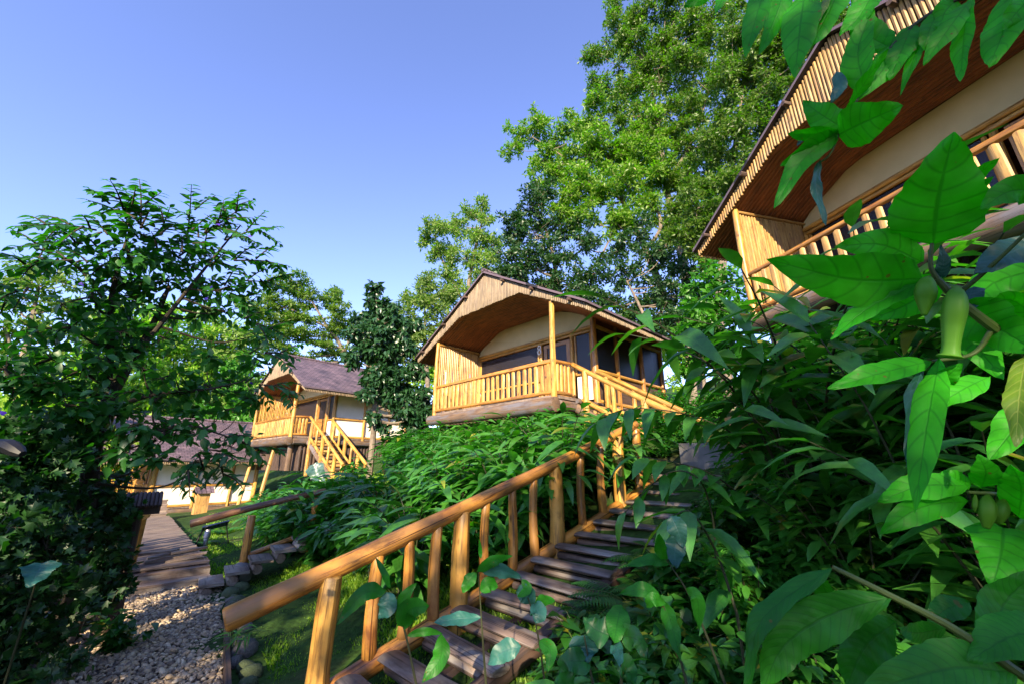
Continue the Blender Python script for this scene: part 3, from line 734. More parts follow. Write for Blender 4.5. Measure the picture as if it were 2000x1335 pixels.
# ------------------------------------------------------------------ plank walk, short steps and small furniture
BD = np.array([-.67, .743, 0]); BN = np.array([.743, .67, 0]); B0 = np.array([-5.45, 7.15, .06])
def plank_walk():
    T = thing('plank_walk', 'grey plank walk leading from the pebble path to the lowest cabin', 'boardwalk', tuple(B0))
    Bp = lambda t, s, z=0: B0 + BD * t + BN * s + UP * (z - .018 * t)
    mb = MB(); t = .0
    while t < 10.4:
        wv = .052 + random.uniform(-.004, .004)
        mb.box(Bp(t, random.uniform(-.02, .02), random.uniform(-.005, .005)), BN * (.47 + random.uniform(-.015, .02)), BD * wv, UP * .018); t += .115
    mb.build('deck', W_DECK, T, smooth=False)
    mb = MB()
    for s in (-.33, 0, .33): mb.log(Bp(-.05, s, -.10), Bp(10.4, s, -.10), .075, seg=9)
    mb.build('bearer', W_DARK, T)
    for k, (t, z) in enumerate(((-.10, -.06), (-.42, -.17))):
        mb = MB(); mb.box(Bp(t - .05, 0, z - .09), BN * .50, BD * .022, UP * .075); mb.box(Bp(t + .06, 0, z), BN * .49, BD * .14, UP * .016); mb.build('step', W_TREAD, T, smooth=False)
    for k in range(4):
        mb = MB(); mb.box(Bp(10.5 + k * .3, -.1, .10 + .13 * k), BN * .50, BD * .16, UP * .02); mb.box(Bp(10.38 + k * .3, -.1, .03 + .13 * k), BN * .48, BD * .02, UP * .06); mb.build('step', W_DECK, T, smooth=False)
    # loose planks heaped across the near end
    for i, (t, s, a, z) in enumerate(((.35, -.12, .18, .04), (.30, .14, -.22, .075), (.42, .02, .10, .11), (.22, .16, -.08, .05), (.52, -.2, -.3, .145), (.38, .22, .28, .15), (.28, -.25, .5, .18))):
        mb = MB(); dd = BN * math.cos(a) + BD * math.sin(a); ee = np.cross(UP, dd)
        mb.box(Bp(t, s, z), dd * random.uniform(.20, .36) + UP * random.uniform(-.03, .03), ee * .05, UP * .016)
        tag(mb.build('loose_plank', W_TREAD, smooth=False), 'loose grey plank in the untidy heap at the near end of the plank walk', 'plank', 'loose planks heaped on the walk')
    return Bp
BP = plank_walk()
def short_steps():
    d = np.array([.80, .60, 0]); n = np.array([-.60, .80, 0]); o = np.array([-4.50, 6.74, -.12])
    T = thing('garden_steps', 'short flight of slab steps with a brown log handrail beside the plank walk', 'steps', tuple(o))
    for i in range(6):
        c = o + d * .30 * i + UP * (.115 * i + .06)
        mb = MB(); mb.box(c, n * .30, d * .15, UP * .02); t = mb.build('tread', W_TREAD, T, smooth=False)
        mb = MB(); mb.log(c - n * .27 - UP * .10 - d * .05, c + n * .27 - UP * .10 - d * .05, .075, seg=10); mb.build('riser_log', W_TREAD, t)
    a = o + n * .42 - d * .15 + UP * .83
    mb = MB(); mb.log(a - d * .25, a + d * 1.7 + UP * .42, .058, .05, seg=11, bend=.02); R = mb.build('handrail', wood('brown_rail_log', (.16, .075, .035), (.26, .13, .06), (.04, .02, .01), rough=.4), T)
    for k in (.42, 1.4):
        b = o + n * .42 + d * k; mb = MB(); mb.log(b + UP * (-.25 + .36 * k), b + UP * (.80 + .24 * k), .075, .062, seg=11); mb.build('rail_post', W_RAIL, R)
    mb = MB(); mb.log(o + n * .42 + d * .45 + UP * .28, o + n * .42 + d * 1.8 + UP * .7, .045, seg=9); mb.build('lower_rail', W_RAIL, R)
short_steps()
def walk_rail():
    T = thing('log_railing', 'yellow log railing on the left edge of the plank walk', 'railing', tuple(BP(.2, -.72)))
    mb = MB(); mb.log(BP(-.12, -.50, .80), BP(2.6, -.56, .84), .085, .075, seg=12); R = mb.build('handrail', W_GOLD, T)
    for t in (.12, 1.3, 2.5):
        mb = MB(); mb.log(BP(t, -.52, -.35), BP(t, -.52, .78), .085, .08, seg=11); mb.build('rail_post', W_GOLD, T)
        for k in (.3, .6):
            mb = MB(); mb.log(BP(t + k, -.53, -.1), BP(t + k, -.53, .78), .055, seg=9); mb.build('baluster', W_GOLD, T)
    mb = MB(); mb.log(BP(-.1, -.58, -.3), BP(-.16, -.62, .42), .09, .07, seg=10, bend=.04); mb.build('end_post', W_BEAM, T)
walk_rail()
def roofed_post():
    o = at(238, 1110, 6.9); o[2] = hz(o[0], o[1])
    T = thing('roofed_post', 'dark leaning post with a small ridged wooden roof, at the hedge end beside the walk', 'post', tuple(o))
    top = at(256, 990, 6.9); d = unit(np.cross([0, 0, 1], np.array([top[0], top[1], 0]))) * -1
    e = unit(np.array([top[0], top[1], 0.]))
    mb = MB()
    for k in range(3): mb.log(o + d * (.07 * (k - 1)) - UP * .1, top + d * (.07 * (k - 1)), .045, seg=8)
    mb.build('post', W_DARK, T)
    mb = MB()
    for k in range(16): mb.log(top + d * (-.32 + .038 * k) - e * .28 + UP * .02, top + d * (-.32 + .038 * k) + e * .02 + UP * .16, .021, seg=6, n=2)
    for k in range(16): mb.log(top + d * (-.32 + .038 * k) + e * .30 + UP * .02, top + d * (-.32 + .038 * k) + e * .03 + UP * .16, .021, seg=6, n=2)
    mb.build('roof', W_DARK, T)
    mb = MB(); mb.box(top + UP * -.03, d * .27, e * .16, UP * .045); mb.build('crosspiece', W_DARK, T, smooth=False)
roofed_post()
def letter_box():
    o = at(388, 1004, 22.0); o[2] = hz(o[0], o[1]); u, v = C4[1], C4[2]
    T = thing('wooden_box', 'upright wooden box with a little pitched roof in front of the white wall', 'box', tuple(o))
    h = 1.55 - (o[2] + .9) + .05
    mb = MB(); mb.box(o + UP * .40, v * .22, u * .20, UP * .46); mb.build('body', W_POLE, T, smooth=False)
    mb = MB()
    for s in (-1, 1):
        mb.box(o + u * s * .15 + UP * .94, v * .32, u * .19 - UP * s * .11, UP * .022)
    mb.build('roof', M_SHING, T, smooth=False)
letter_box()
def solar_lamp():
    o = at(418, 1040, 12.0); o[2] = hz(o[0], o[1])
    T = thing('solar_lamp', 'small solar panel on thin legs among ferns on the lawn', 'garden lamp', tuple(o))
    x = np.array([.8, .6, 0]); y = np.array([-.6, .8, 0]); c = o + UP * .46
    mb = MB(); mb.box(c, x * .24 + UP * .05, y * .13 - UP * .06, UP * .014); mb.build('panel', M_PANEL, T, smooth=False)
    for s, k in ((-1, .1), (1, .0)):
        mb = MB(); mb.log(o + x * s * .33, c + x * s * .2 + UP * .02 * s, .014, seg=7); mb.build('leg', M_BLACK, T)
    mb = MB(); mb.log(o - x * .12, o - x * .12 + UP * .22, .04, .05, seg=10, wob=0); mb.log(o - x * .12 + UP * .22, o - x * .12 + UP * .40, .07, .055, seg=10, wob=0); mb.build('lantern', M_METAL, T)
solar_lamp()
def block():
    c = at(1392, 900, 6.6); x = np.array([.86, -.5, 0]); y = np.array([.5, .86, 0])
    mb = MB(); mb.box(c, x * .40, y * .22, UP * .25); o = mb.build('concrete_block', M_CONC, smooth=False); o.modifiers.new('worn', 'BEVEL').width = .02
    tag(o, 'pale grey concrete block at the top of the foreground stair', 'concrete block')
    for k in range(3):
        mb = MB(); cc = S1(4.15 + k * .36, .55, .02 - .07 * k); mb.box(cc, SN * .62, np.array([.85, .52, 0]) * .17, UP * .03)
        tag(mb.build('landing_slab', W_TREAD, smooth=False), 'grey plank of the landing above the foreground stair', 'plank', 'planks of the upper landing')
block()
def plinth():
    P, u, v = C1[0], C1[1], C1[2]
    mb = MB()
    for b in (-.18,):
        mb.box(P(2.6, .30, -2.25), u * 3.2, v * .12, UP * .55)
    o = mb.build('retaining_wall', M_SOIL, smooth=False); o.modifiers.new('worn', 'BEVEL').width = .04
    tag(o, 'low pale plastered wall below the nearest cabin, glimpsed between leaves', 'wall')
    a = at(1438, 825, 5.6); mb = MB(); mb.log(a - UP * .35, a + UP * .14, .12, .115, seg=12); tag(mb.build('log_stump', W_POLE), 'short upright yellow log standing among the right hand shrubs', 'log')
plinth()
def lamp_arm():
    a = at(-30, 868, 2.2); b = at(20, 872, 2.1); c = at(44, 886, 2.05)
    mb = MB(); mb.tube([a, b, b * .4 + c * .6, c], [.022, .024, .020, .010], 8); tag(mb.build('lamp_arm', M_BLACK), 'glossy black curved arm poking in at the left edge', 'lamp')
lamp_arm()
# ------------------------------------------------------------------ trees
def catmull(pts, n=8):
    P = [np.array(p, float) for p in pts]
    if len(P) == 2: return [P[0] + (P[1] - P[0]) * t for t in np.linspace(0, 1, n)]
    P = [2 * P[0] - P[1]] + P + [2 * P[-1] - P[-2]]; out = []
    for i in range(1, len(P) - 2):
        for t in np.linspace(0, 1, n, endpoint=False):
            a, b, c, d = P[i - 1:i + 3]
            out.append(.5 * (2 * b + (c - a) * t + (2 * a - 5 * b + 4 * c - d) * t * t + (3 * b - a - 3 * c + d) * t ** 3))
    out.append(P[-2]); return out

def tree(name, label, cat, trunks, clumps, leaf, mat, bark, dens=1.0, group=None, jz=.35, T=T_SIMPLE, up_bias=.6, flat=1.0, limb_r=.05, spray=False, name_crown='crown', clump_cap=3000, world=False, hang=.15, fill=0, fr=1.15):
    """trunks: [[(px,py,D,radius)...]], clumps: [(px,py,D,radius px)]; leaf=(length,width)"""
    if not world:
        TR = [[(at(a, b, D), r) for a, b, D, r in tr] for tr in trunks]
        CL = [(at(a, b, D * random.uniform(1 - .02, 1 + .02) + random.uniform(-jz, jz) * (r * D / FPX)), r * D / FPX) for a, b, D, r in clumps]
    else:
        TR = [[(np.array(p), r) for p, r in tr] for tr in trunks]; CL = [(np.array(p), r) for p, r in clumps]
    EX = []
    for c, R in CL:
        for q in range(fill):
            dv = rand_dirs(1)[0] * np.array([1, 1, .85]) * R * random.uniform(.75, fr); EX.append((c + dv, R * random.uniform(.42, .7), c))
    base = TR[0][0][0].copy(); g = hz(base[0], base[1])
    if base[2] > g:      # carry the trunk down to the soil
        TR[0].insert(0, (np.array([base[0], base[1], g - .2]), TR[0][0][1] * 1.15)); base = TR[0][0][0]
    root = thing(name, label, cat, (base[0], base[1], g), group)
    mb = MB(); nodes = []
    for tr in TR:
        pts = catmull([p for p, r in tr], 6); rs = np.interp(np.linspace(0, len(tr) - 1, len(pts)), range(len(tr)), [r for p, r in tr])
        mb.tube(pts, rs, 9); nodes += [(p, r) for p, r in zip(pts[len(pts) // 4:], rs[len(pts) // 4:])]
    LV = Leaves()
    NP = np.array([p for p, r in nodes])
    for it in CL + EX:
        c, R = it[0], it[1]
        dd = np.linalg.norm(NP - c, axis=1) + 2.0 * np.maximum(0, NP[:, 2] - c[2] + R * .3)
        i = int(np.argmin(dd)); s, r0 = nodes[i]
        r0 = min(r0 * .65, limb_r * (1 + R)); 
        midp = s * .5 + c * .5 + np.array([random.uniform(-.1, .1), random.uniform(-.1, .1), -.12]) * np.linalg.norm(c - s)
        pts = catmull([s, midp, c], 5)
        if len(it) > 2: r0 = .012 + .012 * R; pts = catmull([it[2], (it[2] + c) / 2 + np.array([0, 0, .05 * R]), c], 4)
        mb.tube(pts, np.linspace(r0, r0 * .3, len(pts)), 6)
        k = int(7 + 5 * random.random()); tw = rand_dirs(k) * np.array([1, 1, .8 * flat]); ends = c + tw * R * RNG.uniform(.55, 1.0, (k, 1))
        for e in ends: mb.tube([c, (c + e) / 2 + np.array([0, 0, .06 * R]), e], [r0 * .3, r0 * .2, r0 * .08], 4)
        L, Wd = leaf
        n = int(min(clump_cap, dens * 12 * R * R / (L * Wd)))
        which = RNG.integers(0, k, n); t = RNG.beta(2.2, 1.0, n)[:, None]
        pos = c + (ends[which] - c) * t + RNG.normal(size=(n, 3)) * R * np.array([.17, .17, .13 * flat])
        out_ = unit(pos - c + 1e-6)
        d = unit(out_ * .7 + RNG.normal(size=(n, 3)) * .7 + np.array([0, 0, -hang]))
        nr = unit(RNG.normal(size=(n, 3)) * .6 + np.array([0, 0, up_bias]) + out_ * .5)
        sz = RNG.uniform(.7, 1.25, n)
        LV.add(T, pos, d, nr, L * sz, Wd * sz, np.clip(RNG.random(n) * .8 + random.uniform(0, .2), 0, 1))
        if spray:
            pass
    mb.build('trunk', bark, root)
    LV.build(name_crown, mat, root)
    return root

def sprays(root, mat, bark, items, leafL, leafW, n=11):
    """pinnate sprays (base px, tip px, D): a stalk with leaflets in two rows"""
    mb = MB(); LV = Leaves()
    for bx, by, tx, ty, D in items:
        a, b = at(bx, by, D + random.uniform(-.2, .2)), at(tx, ty, D + random.uniform(-.35, .35))
        m = (a + b) / 2 + np.array([0, 0, .06 * np.linalg.norm(b - a)])
        pts = np.array(catmull([a, m, b], 7)); mb.tube(pts, np.linspace(.012, .003, len(pts)), 5)
        Ls = np.linalg.norm(b - a); k = max(5, int(Ls / (leafW * .95)))
        for i in range(k):
            t = .12 + .86 * i / (k - 1); f = t * (len(pts) - 1); j = min(int(f), len(pts) - 2); p = pts[j] + (pts[j + 1] - pts[j]) * (f - j)
            d = unit(pts[j + 1] - pts[j]); sd = unit(np.cross(d, unit(np.array([random.uniform(-.4, .4), random.uniform(-.8, -.2), 1.0]))))
            for s in (-1, 1):
                sc = .65 + .45 * math.sin(math.pi * min(1, t * .85 + .12)) + random.uniform(-.08, .08)
                LV.add(T_OV, p, sd * s + d * random.uniform(.3, .8) + np.array([0, 0, random.uniform(-.6, .1)]), np.array([random.uniform(-.6, .6), random.uniform(-.7, .3), 1]), leafL * sc, leafW * sc)
    mb.build('twigs', bark, root); LV.build('leaflets', mat, root)

def C(D, *trip): return [(a, b, D, r) for a, b, r in trip]
# the tall trees behind the cabins
tree('tall_tree', 'tall leafy tree with a pale trunk leaning left above the middle cabin', 'tree',
     [[(1338, 662, 26, .30), (1302, 590, 26, .27), (1262, 490, 26, .22), (1218, 395, 26, .16), (1188, 300, 26, .09)], [(1262, 490, 26, .14), (1290, 430, 26, .11), (1240, 330, 26.5, .07)], [(1218, 395, 26, .10), (1120, 320, 25.5, .07), (1040, 268, 25, .04)]],
     C(25.5, (1012, 262, 26), (1000, 292, 20), (1048, 245, 30), (1085, 270, 34), (1120, 245, 34), (1165, 240, 40), (1060, 315, 28), (1100, 320, 36), (1150, 305, 38), (1205, 300, 40), (1060, 365, 30), (1110, 375, 36), (1170, 370, 38), (1225, 365, 38), (1255, 290, 40), (1260, 240, 36), (1140, 425, 30), (1200, 430, 30), (1270, 400, 26), (1100, 415, 26), (1180, 290, 40), (1240, 330, 40), (1280, 340, 36), (1230, 420, 34), (1150, 360, 36), (1090, 345, 30)),
     (.30, .12), L_BIG, M_BARK, up_bias=.2, fill=8, fr=1.45, dens=.95)
tree('tall_tree', 'tallest tree, its top reaching the upper edge between sky and nearest cabin', 'tree',
     [[(1352, 640, 27, .34), (1338, 540, 27, .30), (1321, 446, 27, .26), (1300, 360, 27, .2), (1285, 240, 27, .14), (1262, 120, 27, .08)], [(1300, 360, 27, .14), (1350, 280, 27, .1), (1385, 180, 27, .06)]],
     C(27, (1250, 30, 40), (1205, 55, 34), (1300, 20, 40), (1175, 110, 34), (1225, 105, 40), (1280, 90, 40), (1335, 60, 40), (1180, 170, 34), (1235, 175, 38), (1290, 160, 40), (1345, 135, 40), (1390, 80, 40), (1205, 225, 30), (1300, 225, 38), (1360, 205, 40), (1410, 150, 40), (1325, 290, 38), (1385, 275, 40), (1300, 330, 28), (1350, 350, 34), (1440, 90, 40), (1400, 20, 40), (1350, -20, 40), (1200, 0, 25), (1270, 270, 40), (1330, 400, 36), (1310, 450, 30), (1370, 450, 36), (1340, 350, 40), (1260, 140, 40), (1320, 110, 40), (1250, 230, 38)),
     (.28, .12), L_BIG, M_BARK, up_bias=.2, fill=8, fr=1.45, dens=.95)
tree('tall_tree', 'dense bright tree filling the gap left of the nearest cabin roof', 'tree',
     [[(1405, 640, 22, .26), (1412, 500, 22, .22), (1425, 380, 22, .16), (1440, 250, 22, .1), (1455, 150, 22, .06)]],
     C(22, (1455, 130, 42), (1500, 100, 40), (1430, 180, 42), (1490, 180, 44), (1540, 150, 40), (1420, 240, 40), (1475, 245, 44), (1400, 300, 40), (1450, 310, 42), (1380, 360, 40), (1420, 375, 40), (1360, 410, 36), (1400, 430, 34), (1350, 470, 34), (1390, 490, 34), (1480, 50, 40), (1530, 60, 44), (1430, 60, 34), (1590, 20, 40), (1600, 90, 40), (1650, 40, 40)),
     (.24, .10), L_BIG2, M_BARK, up_bias=.2, fill=8, fr=1.45, dens=.95)
tree('dark_tree', 'dark green tree with gaps of sky between middle cabin roof and tall trees', 'tree',
     [[(1075, 690, 25, .2), (1090, 590, 25, .17), (1080, 500, 25, .13), (1060, 430, 25, .07)], [(1090, 590, 25, .12), (1160, 520, 25, .09), (1190, 470, 25, .05)], [(1290, 690, 24, .1), (1250, 600, 24, .09), (1225, 550, 24, .06)]],
     C(24.5, (1035, 405, 28), (1060, 380, 24), (1000, 450, 30), (1045, 455, 34), (1090, 440, 32), (995, 505, 30), (1040, 515, 36), (1090, 500, 32), (1140, 470, 30), (1060, 565, 34), (1115, 555, 32), (1160, 535, 30), (1180, 590, 32), (1210, 490, 26), (1225, 540, 28), (1245, 600, 32), (1285, 560, 28), (1290, 620, 28), (1130, 600, 30), (1010, 560, 26), (1270, 500, 22), (975, 540, 26), (1300, 480, 28), (1335, 520, 28), (1310, 580, 26), (1350, 570, 24), (1330, 630, 26), (1255, 450, 26), (1365, 610, 24), (1240, 650, 24), (1180, 650, 24)),
     (.28, .12), L_DARK, M_BARK, up_bias=.2, fill=8, fr=1.45, dens=.95)
tree('pale_tree', 'pale yellow green tree standing against the sky left of the dark tree', 'tree',
     [[(905, 700, 34, .26), (910, 600, 34, .22), (925, 500, 34, .15), (945, 420, 34, .07)], [(910, 600, 34, .13), (860, 500, 34, .09), (850, 460, 34, .05)]],
     C(34, (940, 400, 18), (920, 415, 22), (955, 425, 18), (895, 440, 26), (860, 445, 28), (842, 465, 20), (930, 460, 26), (960, 480, 26), (870, 490, 28), (910, 505, 30), (950, 525, 30), (885, 545, 28), (925, 570, 30), (960, 585, 26), (880, 590, 24)),
     (.36, .12), L_PALE, M_BARK, up_bias=.2, fill=6, fr=1.3, dens=1.0)
tree('pale_tree', 'shorter pale tree low beside the middle cabin, its leaf tips catching sun', 'tree',
     [[(835, 760, 32, .2), (830, 680, 32, .15), (830, 600, 32, .08)]],
     C(32, (830, 560, 24), (860, 575, 24), (800, 590, 24), (840, 605, 26), (870, 620, 26), (785, 620, 22), (815, 640, 26), (850, 655, 26), (880, 660, 22), (800, 665, 22), (760, 610, 22), (765, 650, 24), (740, 640, 20), (790, 690, 26), (750, 690, 24), (830, 690, 26)),
     (.34, .12), L_PALE, M_BARK, up_bias=.2, fill=6, fr=1.3, dens=1.0)
tree('bush', 'bright lime green bush between middle cabin and nearest cabin', 'shrub',
     [[(1400, 740, 14, .08), (1400, 660, 14, .06), (1400, 590, 14, .03)]],
     C(14, (1385, 545, 34), (1430, 560, 34), (1360, 590, 34), (1405, 600, 40), (1445, 605, 30), (1365, 645, 36), (1415, 655, 40), (1380, 700, 38), (1345, 640, 24), (1430, 700, 36), (1340, 700, 26)),
     (.22, .10), L_LIME, M_DBARK, fill=2, dens=.9, T=T_OV)
tree('bush', 'sunlit yellow green bush just behind the right eave of the middle cabin', 'shrub',
     [[(1270, 760, 26, .1), (1268, 700, 26, .07), (1262, 650, 26, .03)]],
     C(26, (1240, 620, 24), (1270, 635, 26), (1300, 650, 26), (1250, 655, 26), (1285, 680, 26), (1315, 690, 24), (1225, 610, 18), (1320, 730, 24)),
     (.30, .12), L_BRIGHT, M_DBARK, fill=2, dens=.9)
tree('creeper_tree', 'slender tree wrapped in dark creeper between the stilted and middle cabins', 'tree',
     [[(728, 860, 15, .10), (733, 780, 15, .09), (740, 700, 15, .07), (738, 600, 15, .04)]],
     C(15, (732, 562, 14), (728, 590, 20), (745, 610, 22), (715, 625, 18), (770, 615, 20), (735, 645, 26), (700, 655, 20), (775, 650, 26), (800, 640, 18), (715, 690, 26), (755, 690, 28), (795, 685, 22), (690, 700, 16), (735, 730, 24), (780, 730, 26), (815, 720, 18), (722, 765, 16), (790, 775, 26), (820, 770, 20), (835, 800, 20), (805, 815, 22), (745, 830, 14), (728, 810, 12), (765, 775, 26), (800, 800, 26), (820, 790, 24), (775, 745, 28), (750, 750, 24)),
     (.20, .13), L_VINE, M_BARK, fill=6, fr=1.3, dens=2.0, T=T_HEART, hang=.7, up_bias=.35)
tree('feathery_tree', 'broad feathery crowned tree in sun behind the stilted cabin roof', 'tree',
     [[(690, 800, 42, .3), (672, 690, 42, .22), (640, 640, 42, .14), (610, 590, 42, .07)], [(672, 690, 42, .14), (690, 640, 42, .07)], [(735, 790, 44, .14), (728, 690, 44, .09)], [(640, 640, 42, .12), (560, 600, 42, .06)]],
     C(42, (545, 560, 24), (575, 555, 24), (530, 585, 22), (600, 580, 24), (635, 585, 24), (565, 605, 28), (660, 605, 24), (610, 625, 28), (535, 630, 26), (650, 640, 26), (690, 630, 20), (580, 655, 28), (690, 660, 22), (625, 670, 26), (545, 680, 28), (670, 690, 22), (715, 660, 18), (600, 700, 26), (640, 710, 20), (500, 600, 26), (505, 660, 28)),
     (.34, .12), L_ACAC, M_BARK, up_bias=.35, fill=6, fr=1.4, dens=.75, flat=.45)
tree('feathery_tree', 'feathery sunlit tree at the far left edge under the dark branches', 'tree',
     [[(30, 900, 32, .26), (40, 740, 32, .2), (60, 640, 32, .13), (75, 560, 32, .06)], [(40, 740, 32, .12), (10, 640, 32, .06)]],
     C(32, (60, 525, 28), (100, 530, 28), (25, 550, 28), (130, 555, 22), (75, 565, 30), (-10, 560, 30), (40, 600, 30), (110, 600, 28), (5, 640, 30), (70, 645, 32), (130, 650, 28), (30, 690, 32), (90, 700, 32), (-10, 720, 30), (60, 750, 32), (150, 600, 26), (120, 760, 30)),
     (.34, .13), L_ACAC, M_BARK, dens=.62, flat=.55)
for lab, tr, cl, mat in (
    ('bright yellow green tree seen through the middle of the dark left tree', [[(300, 930, 36, .22), (305, 800, 36, .16), (310, 680, 36, .07)]], ((260, 640, 36), (310, 620, 36), (230, 690, 38), (290, 690, 40), (345, 670, 38), (210, 750, 40), (270, 760, 40), (330, 745, 40), (240, 820, 40), (300, 820, 40), (180, 700, 34), (170, 790, 36), (200, 640, 30)), L_BRIGHT),
    ('bright yellow green tree behind the roof of the lowest cabin', [[(420, 930, 38, .22), (418, 800, 38, .16), (415, 680, 38, .07)]], ((400, 640, 34), (440, 650, 34), (380, 690, 38), (425, 700, 40), (470, 690, 36), (370, 750, 38), (420, 765, 40), (470, 755, 40), (380, 815, 38), (430, 820, 38), (480, 810, 38), (510, 750, 30), (350, 860, 36), (500, 860, 34)), L_PALE),
    ('sunlit bush rising beside the left eave of the stilted cabin', [[(490, 930, 32, .16), (490, 840, 32, .1), (488, 760, 32, .05)]], ((480, 720, 26), (470, 770, 30), (510, 790, 22), (450, 810, 30), (490, 830, 28), (440, 860, 30), (520, 850, 20)), L_LIME),
    ('yellow green bush low behind the hedge at the left edge', [[(120, 1000, 26, .14), (125, 900, 26, .1), (120, 830, 26, .05)]], ((100, 800, 34), (150, 820, 34), (60, 830, 36), (110, 860, 36), (160, 880, 34), (30, 880, 36), (80, 910, 34), (10, 820, 30), (200, 870, 34), (230, 900, 26)), L_BRIGHT)):
    tree('bright_tree' if 'tree' in lab.split(' ')[3:4] or 'tree ' in lab[:24] else 'bright_bush', lab, 'tree' if 'tree' in lab[:24] else 'shrub', tr, [(a, b, tr[0][0][2], r) for a, b, r in cl], (.34, .15), mat, M_DBARK, dens=1.0, fill=3, up_bias=.2)

# more forest behind, so that no bare ground shows between the trunks
far = [(x, y, D, r) for x, y, D, r in ((150, 760, 55, 40), (60, 820, 55, 40), (250, 800, 55, 40), (350, 790, 55, 40), (450, 800, 55, 40), (550, 780, 55, 36), (620, 800, 55, 36), (200, 860, 55, 40), (300, 870, 55, 40), (100, 880, 55, 40), (400, 870, 55, 40), (500, 860, 55, 40), (0, 880, 55, 40), (740, 800, 50, 34), (780, 840, 50, 34), (830, 720, 50, 30), (700, 820, 50, 30))]
LV = Leaves()
for a, b, D, r in far:
    c = at(a, b, D); R = r * D / FPX; n = 900
    LV.add(T_SIMPLE, c + RNG.normal(size=(n, 3)) * R * .55, rand_dirs(n), unit(RNG.normal(size=(n, 3)) + [0, 0, .6]), .8, .4)
tag(LV.build('far_woods', L_BRIGHT), 'sunlit far woods closing the view low between the nearer trees', 'woods', kind='stuff')

random.seed(31); RNG = np.random.default_rng(31)
# the dark tree on the left
LT = tree('left_tree', 'large dark leafed tree overhanging the pebble path on the left', 'tree',
     [[(165, 1010, 6.4, .085), (178, 900, 6.4, .075), (205, 800, 6.3, .062), (250, 715, 6.2, .045), (295, 640, 6.2, .032), (330, 560, 6.1, .02)], [(192, 850, 6.4, .04), (214, 720, 6.3, .035), (216, 600, 6.2, .03), (232, 520, 6.1, .02), (260, 430, 6.1, .01)], [(250, 715, 6.2, .03), (340, 600, 6.0, .022), (420, 500, 5.9, .013), (470, 440, 5.9, .008)], [(205, 800, 6.3, .03), (300, 770, 5.8, .022), (400, 760, 5.6, .014), (470, 745, 5.5, .008)], [(216, 600, 6.2, .025), (150, 520, 6.1, .018), (60, 480, 6.0, .010)], [(178, 900, 6.4, .04), (260, 860, 5.9, .026), (360, 830, 5.6, .016), (440, 850, 5.5, .008)]],
     C(6.1, (250, 500, 36), (300, 500, 36), (350, 500, 34), (400, 500, 30), (205, 520, 34), (270, 545, 36), (330, 550, 36), (390, 555, 34), (450, 560, 30), (230, 590, 38), (180, 580, 34), (290, 600, 34), (480, 600, 28), (440, 610, 30), (380, 620, 28), (140, 640, 34), (200, 650, 40), (255, 660, 32), (100, 700, 40), (160, 720, 42), (220, 710, 30), (60, 760, 42), (130, 790, 44), (200, 800, 36), (30, 830, 42), (100, 850, 44), (170, 860, 40), (320, 660, 24), (500, 655, 24), (10, 720, 36)) +
     C(5.7, (300, 780, 30), (350, 770, 28), (400, 750, 28), (450, 740, 26), (490, 760, 22), (380, 810, 26), (440, 800, 22), (260, 830, 32), (320, 850, 30), (380, 850, 28), (430, 880, 24), (470, 850, 22), (240, 880, 34), (300, 900, 28), (400, 910, 20), (340, 730, 24), (410, 690, 26), (500, 700, 22), (280, 720, 24), (480, 780, 20)),
     (.115, .062), L_LEFT, M_DBARK, fill=1, dens=.54, T=T_OV, limb_r=.016, up_bias=1.2, hang=.25)
items = []
for pts in ([(268, 470), (277, 420), (272, 350)], [(258, 455), (228, 405), (168, 390)], [(254, 445), (235, 395), (214, 350)], [(245, 472), (150, 440), (28, 442)], [(232, 492), (120, 470), (20, 484)], [(215, 520), (100, 505), (0, 532)],
            [(335, 520), (378, 440), (374, 360)], [(345, 500), (425, 440), (495, 396)], [(385, 500), (470, 455), (550, 442)], [(400, 522), (490, 505), (565, 520)], [(305, 490), (318, 440), (332, 405)], [(430, 560), (500, 545), (560, 562)], [(470, 620), (520, 640), (560, 660)], [(380, 470), (440, 420), (470, 380)], [(60, 560), (20, 575), (-20, 600)], [(440, 850), (490, 870), (520, 905)], [(420, 880), (436, 920), (438, 955)], [(390, 880), (370, 915), (350, 950)], [(470, 745), (540, 755), (590, 772)], [(480, 690), (540, 688), (580, 700)], [(290, 470), (262, 420), (245, 372)]):
    c = catmull([np.array([*p, 0.]) for p in pts], 8); n = len(c); L_ = sum(np.linalg.norm(c[i + 1] - c[i]) for i in range(n - 1)); D = random.uniform(5.6, 6.2) if pts[0][1] < 600 else 5.5
    k = max(3, int(L_ / 26))
    items.append((c[n // 3][0], c[n // 3][1], c[-1][0], c[-1][1], D))
    for i in range(k):
        p = c[int((.12 + .75 * i / k) * (n - 1))]; q = c[min(n - 1, int((.12 + .75 * i / k) * (n - 1)) + 2)]; an = math.atan2(q[1] - p[1], q[0] - p[0]) + (1 if i % 2 else -1) * random.uniform(.45, 1.0); l = random.uniform(34, 62)
        items.append((p[0], p[1], p[0] + l * math.cos(an), p[1] + l * math.sin(an) * .85 + random.uniform(-4, 10), D))
sprays(LT, L_LEFT, M_DBARK, items, .120, .056)
LV = Leaves(); pf = [(430, 440), (565, 720), (500, 760), (490, 745), (155, 553), (485, 462), (10, 808), (415, 560), (405, 585)]
LV.add(T_HEART, np.array([at(a, b, 5.4) for a, b in pf]), rand_dirs(len(pf)), np.array([0, -1, .4]), .042, .042); LV.build('flower', L_PURPLE, LT)

